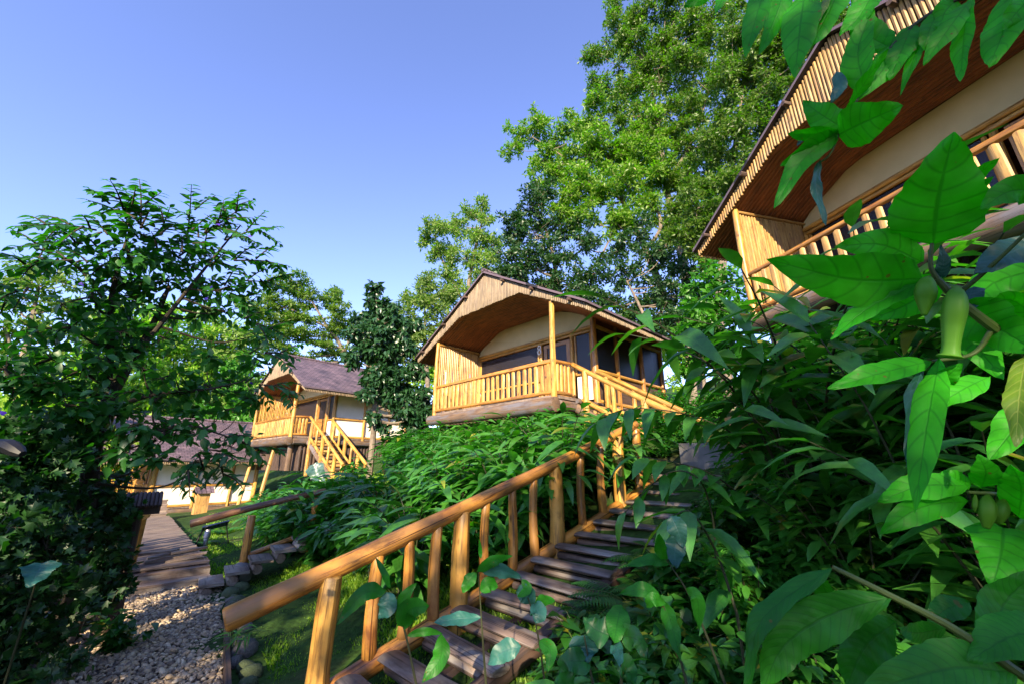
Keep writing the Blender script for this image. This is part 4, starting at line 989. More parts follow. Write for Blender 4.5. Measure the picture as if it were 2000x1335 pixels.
# hedge on the left, small lobed leaves over stems
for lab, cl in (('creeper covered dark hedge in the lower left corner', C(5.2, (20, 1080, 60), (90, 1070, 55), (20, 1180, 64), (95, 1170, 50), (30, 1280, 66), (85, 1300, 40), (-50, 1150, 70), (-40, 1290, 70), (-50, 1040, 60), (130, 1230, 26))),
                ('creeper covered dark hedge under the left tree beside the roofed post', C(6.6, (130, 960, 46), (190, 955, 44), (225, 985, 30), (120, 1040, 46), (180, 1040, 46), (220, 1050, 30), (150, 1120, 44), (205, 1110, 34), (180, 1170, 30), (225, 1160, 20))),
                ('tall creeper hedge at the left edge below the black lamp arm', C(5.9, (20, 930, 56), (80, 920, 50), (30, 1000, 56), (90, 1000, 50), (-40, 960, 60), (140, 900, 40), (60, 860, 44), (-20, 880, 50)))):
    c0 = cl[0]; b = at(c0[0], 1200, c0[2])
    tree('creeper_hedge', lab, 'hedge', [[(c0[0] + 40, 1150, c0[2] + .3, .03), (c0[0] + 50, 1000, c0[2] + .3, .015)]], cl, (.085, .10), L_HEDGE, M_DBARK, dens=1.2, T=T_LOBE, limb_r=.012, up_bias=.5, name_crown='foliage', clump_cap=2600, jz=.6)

random.seed(32); RNG = np.random.default_rng(32)
# ------------------------------------------------------------------ shrubs: a few kinds, copied
class Pl: pass
def ginger(seed, nst, h, leafL, leafW, nl, spread=.5, lean=(0, 0), T=(T_MED, T_MED2), t0=.3):
    r = random.Random(seed); mb = MB(); LV = Leaves()
    for s in range(nst):
        a = r.uniform(0, 6.28); d = np.array([math.cos(a), math.sin(a), 0]); hh = h * r.uniform(.65, 1.1); sp = spread * r.uniform(.3, 1.15) * h
        b = d * r.uniform(0, .14) * h
        f = lambda t: b + d * sp * t ** 2.2 + np.array([lean[0], lean[1], 0]) * t * t + np.array([0, 0, hh * (t - .22 * t ** 3)])
        pts = [f(t) for t in np.linspace(0, 1, 8)]; mb.tube(pts, np.linspace(.011, .003, 8), 5)
        side = np.cross(d, [0, 0, 1]); sw = r.uniform(-.5, .5)
        for i in range(nl):
            t = t0 + (1 - t0) * i / (nl - 1); p = f(t); tg = unit(f(min(1, t + .02)) - f(t - .02)); sg = 1 if i % 2 else -1
            dr = side * sg * r.uniform(.75, 1.1) + tg * r.uniform(.25, .6) + d * r.uniform(-.1, .5) + np.array([0, 0, r.uniform(-.45, .1)])
            if i == nl - 1: dr = tg + np.array([0, 0, -.1])
            sc = (.75 + .35 * math.sin(math.pi * (i + .5) / nl)) * r.uniform(.8, 1.15)
            LV.add(T[r.randrange(len(T))], p, dr, np.array([r.uniform(-.35, .35), r.uniform(-.35, .35), 1.0]) + d * .25, leafL * sc, leafW * sc, r.random())
    return mb, LV
def bushy(seed, nst, h, leafL, leafW, nl, T=T_OV):
    r = random.Random(seed); mb = MB(); LV = Leaves()
    for s in range(nst):
        a = r.uniform(0, 6.28); d = np.array([math.cos(a), math.sin(a), 0]); hh = h * r.uniform(.5, 1.1); sp = h * r.uniform(.1, .6)
        f = lambda t: d * sp * t ** 1.5 + np.array([0, 0, hh * (t - .15 * t ** 3)])
        pts = [f(t) for t in np.linspace(0, 1, 7)]; mb.tube(pts, np.linspace(.010, .003, 7), 5)
        for i in range(nl):
            t = r.uniform(.2, 1); p = f(t) + np.array([r.gauss(0, .05), r.gauss(0, .05), r.gauss(0, .04)]) * h
            q = unit(np.array([r.gauss(0, 1), r.gauss(0, 1), r.uniform(-.5, .35)]) + d * .5)
            LV.add(T, p, q, np.array([r.uniform(-.4, .4), r.uniform(-.4, .4), 1.0]), leafL * r.uniform(.6, 1.2), leafW * r.uniform(.7, 1.15), r.random())
    return mb, LV
def fern(seed, nf, h):
    r = random.Random(seed); mb = MB(); LV = Leaves()
    for s in range(nf):
        a = 6.28 * s / nf + r.uniform(-.3, .3); d = np.array([math.cos(a), math.sin(a), 0]); sd = np.cross(d, [0, 0, 1.]); L = h * r.uniform(.8, 1.2)
        f = lambda t: d * L * .85 * t ** 1.2 + np.array([0, 0, L * (.95 * t - .75 * t * t)])
        mb.tube([f(t) for t in np.linspace(0, 1, 7)], np.linspace(.006, .002, 7), 4)
        k = 22
        for i in range(k):
            t = .12 + .87 * i / k; p = f(t); sc = math.sin(math.pi * (t * .9 + .08)) * .26 * h
            for sg in (-1, 1): LV.add(T_SIMPLE, p, sd * sg + d * .35 + np.array([0, 0, -.12]), np.array([0, 0, 1.]), sc, .045 * h)
    return mb, LV
KINDS = {}
def kind(key, gen, mat, stem, name, cat):
    mb, LV = gen; root = thing(name, None, None, (0, 0, 0)); st = mb.build('stem', stem, root); fo = LV.build('foliage', mat, root)
    KINDS[key] = (root, st, fo, cat, [False])
kind('ginger_a', ginger(1, 13, 1.05, .34, .105, 11), L_GING, L_DSTEM, 'ginger_shrub', 'shrub')
kind('ginger_b', ginger(2, 11, 1.2, .36, .105, 12, .6), L_GING, L_DSTEM, 'ginger_shrub', 'shrub')
kind('ginger_c', ginger(3, 15, .95, .29, .100, 11, .55), L_GING, L_DSTEM, 'ginger_shrub', 'shrub')
kind('ginger_tall', ginger(4, 10, 1.75, .36, .095, 15, .5, t0=.22), L_GING, L_DSTEM, 'ginger_shrub', 'shrub')
kind('ginger_tall_b', ginger(5, 9, 1.6, .34, .090, 15, .6, t0=.2), L_GING, L_DSTEM, 'ginger_shrub', 'shrub')
kind('bushy_a', bushy(6, 16, .85, .15, .075, 34), L_BROAD, L_DSTEM, 'leafy_shrub', 'shrub')
kind('bushy_b', bushy(7, 14, 1.05, .19, .095, 30), L_BROAD, L_DSTEM, 'leafy_shrub', 'shrub')
kind('bushy_c', bushy(21, 18, 1.15, .13, .06, 60), L_THICK, L_DSTEM, 'leafy_shrub', 'shrub')
kind('heart_a', bushy(8, 12, .6, .15, .13, 18, T_HEART), L_BROAD, L_STEM, 'heart_leaved_plant', 'plant')
kind('fern', fern(9, 13, .62), L_BROAD, L_STEM, 'fern', 'fern')
kind('ground', bushy(10, 20, .30, .085, .045, 26), L_BROAD, L_STEM, 'low_plant', 'plant')
kind('upright', ginger(12, 5, .8, .30, .035, 9, .35, t0=.3), L_LIME, L_STEM, 'narrow_leaved_plant', 'plant')
def put(key, x, y, sc, label, group, rz=None, dz=0):
    root, st, fo, cat, used = KINDS[key]
    if not used[0]: o = root; used[0] = True
    else:
        o = root.copy(); COL.objects.link(o)
        for ch in (st, fo):
            c = ch.copy(); COL.objects.link(c); c.parent = o
    o.location = (x, y, hz(x, y) - .03 + dz); o.rotation_euler = (random.uniform(-.06, .06), random.uniform(-.06, .06), random.uniform(0, 6.28) if rz is None else rz)
    s = sc * random.uniform(.9, 1.1); o.scale = (s, s, s)
    tag(o, label, cat, group); return o

def inside_cabin(x, y, m=.1):
    for (o, az) in (((-2.66, 13.81), 135.6), ((5.078, 7.793), 165.4), ((-14.29, 22.5), 131.5), ((-22.15, 21.94), 131.8)):
        a = math.radians(az); u = (math.sin(a), math.cos(a)); v = (-u[1], u[0]); dx, dy = x - o[0], y - o[1]
        A, B = dx * u[0] + dy * u[1], dx * v[0] + dy * v[1]
        if -m < A < W + m and .35 - m < B < LEN + m: return True
    return False
def stair_rel(x, y):
    d = np.array([x, y]) - SP0[:2]; return d @ SD[:2], d @ SN[:2]
def stair2(x, y):
    o = np.array([-2.66, 13.81]); a = math.radians(135.6); u = np.array([math.sin(a), math.cos(a)]); v = np.array([-u[1], u[0]]); d = np.array([x, y]) - o
    return W - .1 < d @ u < W + 3.4 and .4 < d @ v < 2.1
def stair3(x, y):
    o = np.array([-14.29, 22.5]); a = math.radians(131.5); u = np.array([math.sin(a), math.cos(a)]); v = np.array([-u[1], u[0]]); d = np.array([x, y]) - o
    return W - .1 < d @ u < W + 4.6 and .2 < d @ v < 2.3

def hides_stair3(x, y):
    a = proj((x - .8, y, hz(x, y) + 1.3)); b = proj((x + .8, y, hz(x, y) + 1.3))
    return b[0] > 560 and a[0] < 735 and a[1] < 905 and math.hypot(x, y) < 24
def scatter(key_list, region, n, mind, sc, label, group, ok):
    placed = []; tries = 0
    while len(placed) < n and tries < 6000:
        tries += 1; x, y = region()
        if any((x - a) ** 2 + (y - b) ** 2 < mind * mind for a, b in placed): continue
        if inside_cabin(x, y) or stair2(x, y) or stair3(x, y) or not ok(x, y): continue
        placed.append((x, y)); lab = label if isinstance(label, str) else None
        put(random.choice(key_list), x, y, random.uniform(*sc), label, group)
    return placed
def st_region(s0, s1, t0, t1):
    return lambda: tuple(ST(random.uniform(s0, s1), random.uniform(t0, t1)))
def st_of(x, y): return (x + 3.2) * .81 + (y - 4.1) * .585, (x + 3.2) * -.57 + (y - 4.1) * .82
def left_of_stair(x, y):
    L, r = stair_rel(x, y); s, t = st_of(x, y)
    if L < 4.2 and r > -.35: return False
    if L < 1.2 and r > -.9: return False
    px, py = proj((x, y, hz(x, y)))
    if hides_stair3(x, y): return False
    if t < 2.2 and s < 2.15: return False
    if t > 2.2 and s < 1.75 + .10 * (t - 2.2) and not (4.2 < t < 7 and s > 1.9): return False
    return True
MIDS = 'glossy long leaved shrub in the bank between foreground handrail and middle cabin'
scatter(['ginger_a', 'ginger_b', 'ginger_c', 'ginger_a', 'ginger_c', 'bushy_b', 'bushy_c', 'heart_a'], st_region(1.75, 5.6, -2.2, 6.2), 112, .47, (.95, 1.35), MIDS, 'shrubs of the bank below the middle cabin', left_of_stair)
scatter(['ginger_tall', 'ginger_tall_b'], st_region(2.6, 5.2, 0, 6), 14, .8, (.7, .9), 'tall arching shrub standing above the others in the bank below the middle cabin', 'tall shrubs of the bank', left_of_stair)
scatter(['bushy_a', 'bushy_b', 'ginger_c'], st_region(4.6, 6.8, 0, 8.5), 40, .45, (.85, 1.15), 'leafy shrub close under the floor beam of the middle cabin', 'shrubs under the middle cabin', left_of_stair)
scatter(['bushy_a', 'ginger_c', 'bushy_b', 'fern'], st_region(2.6, 6.0, 6.2, 13.5), 60, .55, (1.2, 1.8), 'feathery leaved shrub on the slope below the stilted cabin stair', 'shrubs below the stilted cabin', lambda x, y: st_of(x, y)[0] > 2.2 + .10 * max(0, st_of(x, y)[1] - 6) and not hides_stair3(x, y) and proj((x, y, hz(x, y)))[0] > 520)
scatter(['ground', 'heart_a', 'fern'], st_region(1.75, 2.4, -2.0, 3.0), 16, .3, (.5, .8), 'low leafy plant at the foot of the shrub bank beside the lawn', 'low plants at the foot of the bank', left_of_stair)

BX = [(1400, 1060), (1335, 1085), (1290, 1100), (1200, 1185), (1150, 1225), (1100, 1262), (1050, 1295), (950, 1350), (900, 1445), (790, 1450), (740, 1360), (640, 1350)]
def clears_stair(x, y, h, reach):
    z = hz(x, y); d = y * CP + (z + .5 * h - EYE) * SP
    for k in (.15, .4, .7, 1.0):
        px, py = proj((x, y, z + h * k)); left = px - reach * (.35 + .65 * math.sin(k * 2.2)) * FPX / max(d, .3)
        if left < np.interp(-py, [-a for a, b in BX], [b for a, b in BX]): return False
    return True
def right_of_stair(dmin, rmin, h=.7, reach=.3):
    def ok(x, y):
        L, r = stair_rel(x, y); d = math.hypot(x, y)
        return r > rmin and d > dmin and y > .5 and L > -.9 and clears_stair(x, y, h, reach)
    return ok
RS = 'long leaved dark shrub in the thicket between foreground stair and nearest cabin'
def rreg(L0, L1, r0, r1):
    def f():
        p = SP0[:2] + SD[:2] * random.uniform(L0, L1) + SN[:2] * random.uniform(r0, r1); return p[0], p[1]
    return f
scatter(['ginger_tall', 'ginger_tall_b', 'ginger_b', 'bushy_b', 'bushy_c', 'bushy_c'], rreg(1.0, 7.0, 1.2, 5.5), 95, .40, (.8, 1.1), RS, 'shrubs of the right hand thicket', right_of_stair(3.0, 1.1, 1.4, .42))
scatter(['ginger_tall', 'ginger_tall_b', 'bushy_c'], rreg(2.0, 5.6, 2.2, 5.5), 34, .42, (1.2, 1.5), 'tallest leafy shrub of the thicket, close under the nearest cabin', 'tall shrubs under the nearest cabin', right_of_stair(4.0, 2.2, 2.2, .7))
scatter(['bushy_c', 'bushy_a', 'fern', 'heart_a', 'ginger_c'], rreg(-.6, 4.5, 1.05, 3.6), 90, .27, (.5, .8), 'low shrub at the edge of the grey stair treads', 'low shrubs beside the foreground stair', right_of_stair(1.9, 1.0, .5, .2))
scatter(['ground', 'ground', 'heart_a', 'fern'], rreg(-.3, 4.2, 1.2, 2.0), 60, .20, (.6, .9), 'ground hugging leafy plant along the right ends of the treads', 'low plants along the tread ends', lambda x, y: stair_rel(x, y)[1] > 1.22 and math.hypot(x, y) > 1.7)
scatter(['bushy_a', 'fern', 'heart_a', 'ground', 'bushy_c'], rreg(-.4, 3.6, 1.4, 4.2), 60, .26, (.42, .68), 'small dark plant under the thicket near the lower right corner', 'small plants under the thicket', right_of_stair(1.3, 1.2, .4, .2))
for a, b, D in ((1285, 860, 8.5), (1310, 850, 8.0), (1335, 870, 7.6), (1300, 885, 7.2), (1275, 890, 7.4), (1345, 850, 8.8), (1360, 840, 9.2), (1325, 835, 9.4), (1295, 830, 9.6), (1270, 850, 9.0), (1375, 820, 9.8), (1350, 880, 7.2), (1400, 800, 11), (1350, 800, 11.5), (1300, 805, 11.5), (1380, 780, 13), (1330, 780, 13.5)):
    p = at(a, b, D); q = (p[0], p[1]); put(random.choice(('fern', 'ground', 'bushy_a', 'heart_a')) if D < 10 else 'bushy_c', q[0], q[1], random.uniform(.55, .8) if D < 10 else 1.1, 'low plant on the slope between stair top and middle cabin stair', 'plants around the stair top')
for a, b, D in ((525, 970, 12), (550, 955, 12), (575, 940, 13), (600, 955, 12), (560, 1000, 10), (590, 1005, 10), (545, 985, 11), (625, 965, 12), (585, 985, 11), (655, 960, 12), (690, 950, 12), (535, 935, 14), (655, 990, 10.5), (575, 1050, 9), (610, 1040, 9)):
    p = at(a, b, D); put(random.choice(('bushy_b', 'ginger_c', 'bushy_a', 'ginger_a')), p[0], p[1], random.uniform(1.0, 1.3), 'spreading light green shrub between the short steps and the stilted cabin stair', 'shrubs before the stilted cabin')
for a, b, D, k, sc, lab in ((1130, 1320, 2.1, 'heart_a', .75, 'heart leaved plant with bluish leaves beside the lowest treads'), (1215, 1335, 1.95, 'heart_a', .8, 'heart leaved plant at the bottom edge right of the treads'), (385, 1042, 12.6, 'upright', .7, 'grassy tuft on the lawn beside the solar lamp'), (470, 1185, 5.4, 'upright', .55, 'strap leaved plant beside the short steps'), (250, 1165, 6.2, 'heart_a', .8, 'broad leaved plant between hedge and pebble path'), (440, 1000, 13.8, 'fern', 1.0, 'fern clump behind the solar lamp'), (398, 1046, 12.4, 'fern', .7, 'small fern clump in front of the solar lamp'), (1080, 860, 9.6, 'upright', 1.1, 'yellow green upright plant against the floor beam of the middle cabin'), (965, 850, 10.4, 'upright', .9, 'thin light green plant climbing before the veranda balusters')):
    p = at(a, b, D); put(k, p[0], p[1], sc, lab, None)
random.seed(33); RNG = np.random.default_rng(33)
# ------------------------------------------------------------------ foreground plants, leaf by leaf
CAMP = np.array([0, 0, EYE])
class Hero:
    def __init__(self): self.V = []; self.F = []; self.U = []; self.R = []
    def leaf(self, pts, w, roll=0.0, fold=.25, wave=.07, prof='ovate', ns=18, nc=9, rnd=None, sharp=.8):
        """pts: (px,py,D) along the midrib, w: greatest width in photo pixels at the middle"""
        P3 = [at(*p) for p in pts]; mid = np.array(catmull(P3, 12)); n = len(mid)
        q = P3[len(P3) // 2]; wid = w * (q[1] * CP + (q[2] - EYE) * SP) / FPX
        s = np.linspace(0, 1, ns + 1); idx = s * (n - 1); i0 = np.minimum(idx.astype(int), n - 2); fr = (idx - i0)[:, None]
        m = mid[i0] * (1 - fr) + mid[i0 + 1] * fr; tg = unit(np.gradient(m, axis=0))
        nr = unit(CAMP - m); nr = unit(nr - tg * np.sum(nr * tg, 1, keepdims=True)); sd = np.cross(tg, nr)
        cr, sr = math.cos(roll), math.sin(roll); nr2 = nr * cr + sd * sr; sd2 = sd * cr - nr * sr
        pf = {'ovate': lambda t: max(.012, math.sin(math.pi * min(1, t ** .68)) ** sharp), 'lance': lambda t: max(.012, math.sin(math.pi * t ** .85) ** sharp), 'heart': lambda t: max(.012, min(1, (.35 + t * 4)) * (1 - t) ** .62 * (1.05 - .1 * t))}[prof]
        us = np.linspace(-1, 1, nc); base = len(self.V); ph = random.random() * 6; r = random.random() if rnd is None else rnd
        for i in range(ns + 1):
            ww = pf(s[i]) * wid / 2; jag = 1 + random.uniform(-.05, .05)
            for u in us:
                lift = fold * abs(u) * ww - .16 * ww * u * u + wave * wid * abs(u) ** 1.5 * math.sin(s[i] * 15 + ph + (2 if u > 0 else 0)) - .02 * wid * math.cos(abs(u) * 3 + s[i] * 50)
                self.V.append(m[i] + sd2[i] * u * ww * (jag if abs(u) == 1 else 1) + nr2[i] * lift); self.U.append((u * .5 + .5, s[i])); self.R.append(r)
        for i in range(ns):
            for j in range(nc - 1):
                a = base + i * nc + j; self.F.append((a, a + 1, a + nc + 1, a + nc))
    def build(self, name, mat, root):
        V = np.array(self.V) - np.array(root_loc(root))
        return link(name, quadmesh(name, V, np.array(self.F), np.array(self.U), np.array(self.R), mat), root)

def stem(root, pts, r0, r1, mat=None, name='stem'):
    mb = MB(); c = catmull([at(*p) for p in pts], 8); mb.tube(c, np.linspace(r0, r1, len(c)), 8); return mb.build(name, mat or L_STEM, root)

# A: branch hanging in at the top right
bA = at(2080, -60, 1.25); TA = thing('hanging_branch', 'leafy branch hanging across the nearest cabin roof from the top right corner', 'branch', tuple(bA))
stem(TA, [(2080, -60, 1.25), (1960, -20, 1.2), (1870, 0, 1.18), (1780, 55, 1.15), (1712, 130, 1.12), (1668, 205, 1.1), (1640, 258, 1.1)], .0075, .003, L_DSTEM)
stem(TA, [(1640, 258, 1.1), (1622, 300, 1.1), (1602, 318, 1.1)], .003, .002, L_STEM)
stem(TA, [(1960, -20, 1.2), (1700, -60, 1.2), (1480, -70, 1.2)], .005, .003, L_DSTEM)
H = Hero()
for pts, w, roll, pr in (
    ([(1636, 264, 1.10), (1690, 238, 1.08), (1764, 206, 1.07)], 84, .15, 'ovate'),
    ([(1640, 262, 1.1), (1570, 310, 1.06), (1512, 408, 1.03)], 46, .4, 'lance'),
    ([(1640, 258, 1.1), (1590, 285, 1.07), (1524, 325, 1.06)], 44, -.5, 'lance'),
    ([(1645, 250, 1.1), (1605, 225, 1.08), (1568, 198, 1.07)], 50, .3, 'ovate'),
    ([(1640, 262, 1.1), (1590, 262, 1.07), (1538, 262, 1.06)], 34, -.6, 'lance'),
    ([(1572, -20, 1.15), (1562, 60, 1.1), (1553, 152, 1.08)], 64, .15, 'ovate'),
    ([(1500, -40, 1.15), (1478, 30, 1.1), (1456, 112, 1.08)], 46, .3, 'lance'),
    ([(1540, -50, 1.15), (1520, 20, 1.12), (1484, 106, 1.1)], 44, -.3, 'lance'),
    ([(1650, -40, 1.15), (1610, 40, 1.12), (1570, 108, 1.1)], 56, .5, 'ovate'),
    ([(1690, 175, 1.11), (1676, 100, 1.1), (1706, 12, 1.12)], 52, -.35, 'ovate'),
    ([(1740, 95, 1.14), (1690, 60, 1.13), (1670, -20, 1.13)], 50, .4, 'ovate'),
    ([(1740, 85, 1.14), (1722, 140, 1.12), (1668, 200, 1.1)], 44, .2, 'ovate'),
    ([(1785, 45, 1.15), (1762, 95, 1.13), (1736, 158, 1.12)], 44, .25, 'lance'),
    ([(1820, 30, 1.16), (1790, 100, 1.14), (1758, 187, 1.12)], 24, .5, 'lance'),
    ([(1830, 25, 1.16), (1815, 60, 1.14), (1803, 100, 1.13)], 34, -.3, 'lance'),
    ([(1900, -5, 1.18), (1850, 60, 1.14), (1803, 128, 1.12)], 40, .4, 'lance'),
    ([(1890, 0, 1.18), (1882, 80, 1.15), (1876, 160, 1.12)], 36, .6, 'lance'),
    ([(1990, -30, 1.2), (1965, 50, 1.16), (1931, 132, 1.13)], 66, .3, 'lance'),
    ([(2040, -40, 1.2), (1990, 20, 1.16), (1955, 60, 1.14)], 50, -.3, 'ovate'),
    ([(1870, 0, 1.18), (1845, 25, 1.16), (1838, 62, 1.15)], 40, .0, 'ovate'),
    ([(1420, -50, 1.15), (1375, -12, 1.13), (1335, 14, 1.12)], 34, .3, 'lance'),
    ([(1450, -60, 1.15), (1420, -20, 1.13), (1397, 28, 1.12)], 30, .5, 'lance'),
    ([(1720, -40, 1.15), (1680, 30, 1.12), (1640, 70, 1.1)], 50, .6, 'ovate'),
    ([(1655, 215, 1.1), (1690, 160, 1.08), (1735, 95, 1.08)], 34, .9, 'lance')):
    H.leaf(pts, w, roll, prof=pr, fold=random.uniform(.15, .4))
H.build('foliage', L_TRUMP, TA)
H = Hero()
H.leaf([(1600, 314, 1.1), (1594, 370, 1.09), (1614, 440, 1.08)], 22, -.7, prof='lance', wave=.12)
H.leaf([(1632, 140, 1.1), (1640, 170, 1.09), (1622, 202, 1.08)], 24, .3, prof='lance', wave=.12); H.leaf([(1592, 258, 1.1), (1568, 272, 1.08), (1556, 286, 1.08)], 10, .3, prof='lance')
H.build('sheen_foliage', L_SHEEN, TA)
H = Hero(); H.leaf([(1700, 10, 1.14), (1686, 50, 1.12), (1680, 98, 1.1)], 22, .3, prof='lance'); H.leaf([(1622, -20, 1.14), (1612, 10, 1.12), (1600, 42, 1.1)], 16, .6, prof='lance'); H.build('yellowing_foliage', L_YELLOW, TA)

# B: angel's trumpet like plant at the right
bB = at(2120, 1280, 1.5); TB = thing('trumpet_flower_plant', 'large leaved plant with green flower buds, close at the right edge', 'plant', tuple(bB))
stem(TB, [(2120, 1280, 1.5), (2060, 900, 1.4), (2010, 690, 1.28), (1940, 640, 1.2), (1870, 585, 1.16), (1830, 545, 1.14)], .014, .006)
stem(TB, [(1830, 545, 1.14), (1818, 520, 1.13), (1820, 475, 1.12)], .005, .003); stem(TB, [(1865, 580, 1.16), (1930, 525, 1.14), (2010, 450, 1.12)], .005, .003)
stem(TB, [(1940, 640, 1.2), (1900, 690, 1.2), (1820, 705, 1.15)], .005, .003); stem(TB, [(2040, 980, 1.45), (1960, 965, 1.3), (1890, 960, 1.25)], .005, .003)
H = Hero()
for pts, w, roll, pr in (
    ([(1822, 478, 1.12), (1832, 390, 1.06), (1863, 258, 1.0)], 138, .1, 'ovate'),
    ([(1805, 545, 1.13), (1660, 545, 1.05), (1496, 506, 1.0)], 104, -.15, 'ovate'),
    ([(1800, 512, 1.13), (1720, 478, 1.08), (1630, 482, 1.05)], 66, .35, 'ovate'),
    ([(1815, 545, 1.13), (1700, 600, 1.08), (1622, 662, 1.05)], 46, .7, 'lance'),
    ([(1820, 704, 1.15), (1720, 728, 1.05), (1616, 758, 1.0)], 48, .5, 'lance'),
    ([(1835, 700, 1.15), (1812, 820, 1.06), (1786, 1003, 1.02)], 54, .35, 'lance'),
    ([(1932, 735, 1.2), (1880, 760, 1.14), (1812, 802, 1.1)], 44, .3, 'lance'),
    ([(1830, 760, 1.15), (1850, 735, 1.13), (1880, 708, 1.12)], 34, .2, 'ovate'),
    ([(1855, 405, 1.16), (1900, 350, 1.12), (1952, 308, 1.1)], 30, .5, 'lance'),
    ([(1838, 448, 1.14), (1880, 390, 1.12), (1940, 345, 1.1)], 34, .3, 'lance'),
    ([(2030, 372, 1.1), (1970, 375, 1.07), (1916, 410, 1.05)], 58, .2, 'ovate'),
    ([(1960, 1028, 1.3), (1955, 1080, 1.24), (1938, 1146, 1.2)], 112, .1, 'heart'),
    ([(1892, 948, 1.26), (1800, 948, 1.2), (1714, 978, 1.16)], 54, .35, 'lance'),
    ([(1892, 978, 1.26), (1800, 990, 1.2), (1716, 1042, 1.15)], 52, -.25, 'lance'),
    ([(1918, 950, 1.28), (1925, 920, 1.24), (1910, 886, 1.22)], 46, .2, 'ovate'),
    ([(1990, 1010, 1.3), (1995, 950, 1.25), (1975, 905, 1.22)], 60, -.4, 'ovate'),
    ([(1890, 955, 1.28), (1860, 935, 1.25), (1830, 930, 1.23)], 40, .4, 'ovate'),
    ([(1880, 590, 1.2), (1950, 640, 1.2), (2030, 690, 1.18)], 90, .4, 'ovate'),
    ([(1900, 600, 1.25), (1900, 660, 1.25), (1960, 740, 1.22)], 70, -.3, 'ovate'),
    ([(2040, 640, 1.25), (1985, 590, 1.2), (1930, 585, 1.18)], 60, -.5, 'ovate'),
    ([(1840, 540, 1.15), (1780, 590, 1.2), (1700, 625, 1.2)], 54, .2, 'lance'),
    ([(1830, 540, 1.15), (1750, 560, 1.25), (1650, 600, 1.25)], 40, -.5, 'lance'),
    ([(2050, 800, 1.4), (1990, 830, 1.35), (1930, 900, 1.3)], 70, .3, 'ovate'),
    ([(2050, 520, 1.3), (1930, 560, 1.3), (1880, 640, 1.28)], 70, .5, 'ovate')):
    H.leaf(pts, w, roll, prof=pr, fold=random.uniform(.15, .4))
H.build('foliage', L_TRUMP, TB)
H = Hero(); H.leaf([(1803, 712, 1.14), (1782, 790, 1.08), (1776, 930, 1.04)], 34, -.75, prof='lance', wave=.12); H.leaf([(2030, 470, 1.2), (1960, 500, 1.16), (1903, 537, 1.12)], 60, .3, prof='ovate'); H.leaf([(1825, 545, 1.15), (1842, 520, 1.14), (1838, 478, 1.13)], 26, .5); H.leaf([(1900, 560, 1.22), (1890, 590, 1.2), (1880, 620, 1.2)], 46, .5); H.build('sheen_foliage', L_SHEEN, TB)
H = Hero(); H.leaf([(2005, 690, 1.2), (1992, 770, 1.14), (1984, 872, 1.1)], 44, .4, prof='lance', wave=.1); H.build('yellowing_foliage', L_YELLOW, TB)
def bud(pts, rads):
    mb = MB(); c = catmull([at(*p) for p in pts], 10); rr_ = np.array([q[0] for q in catmull([np.array([v, 0., 0.]) for v in rads], 12)]); rs = np.maximum(.002, np.interp(np.linspace(0, 1, len(c)), np.linspace(0, 1, len(rr_)), rr_) * .66); base = len(mb.v)
    mb.tube(c, rs, 20)
    for i in range(len(c)):
        cen = np.array(c[i])
        for j in range(20):
            k = i * 20 + j; p = np.array(mb.v[k]); mb.v[k] = tuple(cen + (p - cen) * (1 + .055 * math.cos(j / 20 * 6.2832 * 5)))
    o = mb.build('flower_bud', L_BUD, TB); o.data.polygons.foreach_set('use_smooth', [True] * len(o.data.polygons)); [o.data.attributes.remove(o.data.attributes['sharp_edge']) for _ in range(1) if 'sharp_edge' in o.data.attributes]; a = o.data.attributes.new('rnd', 'FLOAT', 'POINT'); a.data.foreach_set('value', np.full(len(o.data.vertices), .5, np.float32))
bud([(1815, 540, 1.13), (1808, 560, 1.1), (1807, 585, 1.1), (1805, 616, 1.1)], [.003, .018, .025, .024, .016, .006])
bud([(1868, 560, 1.14), (1866, 590, 1.1), (1860, 640, 1.1), (1856, 688, 1.1), (1855, 696, 1.1)], [.004, .022, .027, .023, .019, .023, .028])
bud([(1905, 965, 1.26), (1905, 985, 1.25), (1904, 998, 1.25)], [.003, .008, .003]); bud([(1930, 965, 1.27), (1929, 990, 1.25), (1926, 1030, 1.25)], [.004, .017, .019, .008]); bud([(1962, 975, 1.28), (1955, 995, 1.26), (1950, 1020, 1.26)], [.004, .016, .016, .007])

# C: ginger reaching in from the lower right corner
bC = at(2080, 1400, 1.1); TC = thing('ginger_plant', 'big ginger stem leaning in from the lower right corner with wavy hanging leaves', 'plant', tuple(bC))
stem(TC, [(2080, 1375, 1.05), (1985, 1310, 1.0), (1860, 1225, .98), (1735, 1160, .96), (1626, 1106, .95)], .0085, .004, L_STEM)
H = Hero()
for pts, w, roll, wv in (([(1626, 1107, .95), (1530, 1170, .93), (1478, 1230, .92), (1455, 1360, .92)], 46, .55, .10), ([(1738, 1166, .96), (1620, 1200, .94), (1530, 1262, .93), (1488, 1350, .93)], 76, -.2, .10), ([(1752, 1212, .97), (1690, 1262, 1.0), (1650, 1350, 1.02)], 76, .35, .10), ([(1894, 1176, 1.1), (1850, 1188, 1.08), (1812, 1216, 1.07)], 44, .2, .08), ([(1985, 1312, 1.0), (1850, 1305, .95), (1670, 1358, .92)], 92, .1, .06), ([(2060, 1240, 1.0), (1980, 1240, .98), (1890, 1290, .96)], 90, .5, .06), ([(1930, 1280, 1.0), (1960, 1180, 1.05), (2030, 1110, 1.06)], 70, .4, .06), ([(1850, 1225, .99), (1790, 1235, 1.05), (1755, 1225, 1.08)], 36, .3, .06), ([(1600, 1120, .95), (1622, 1180, 1.0), (1625, 1215, 1.0)], 46, .5, .05)):
    H.leaf(pts, w, roll, prof='lance', wave=wv, ns=26)
H.build('foliage', L_GHERO, TC)

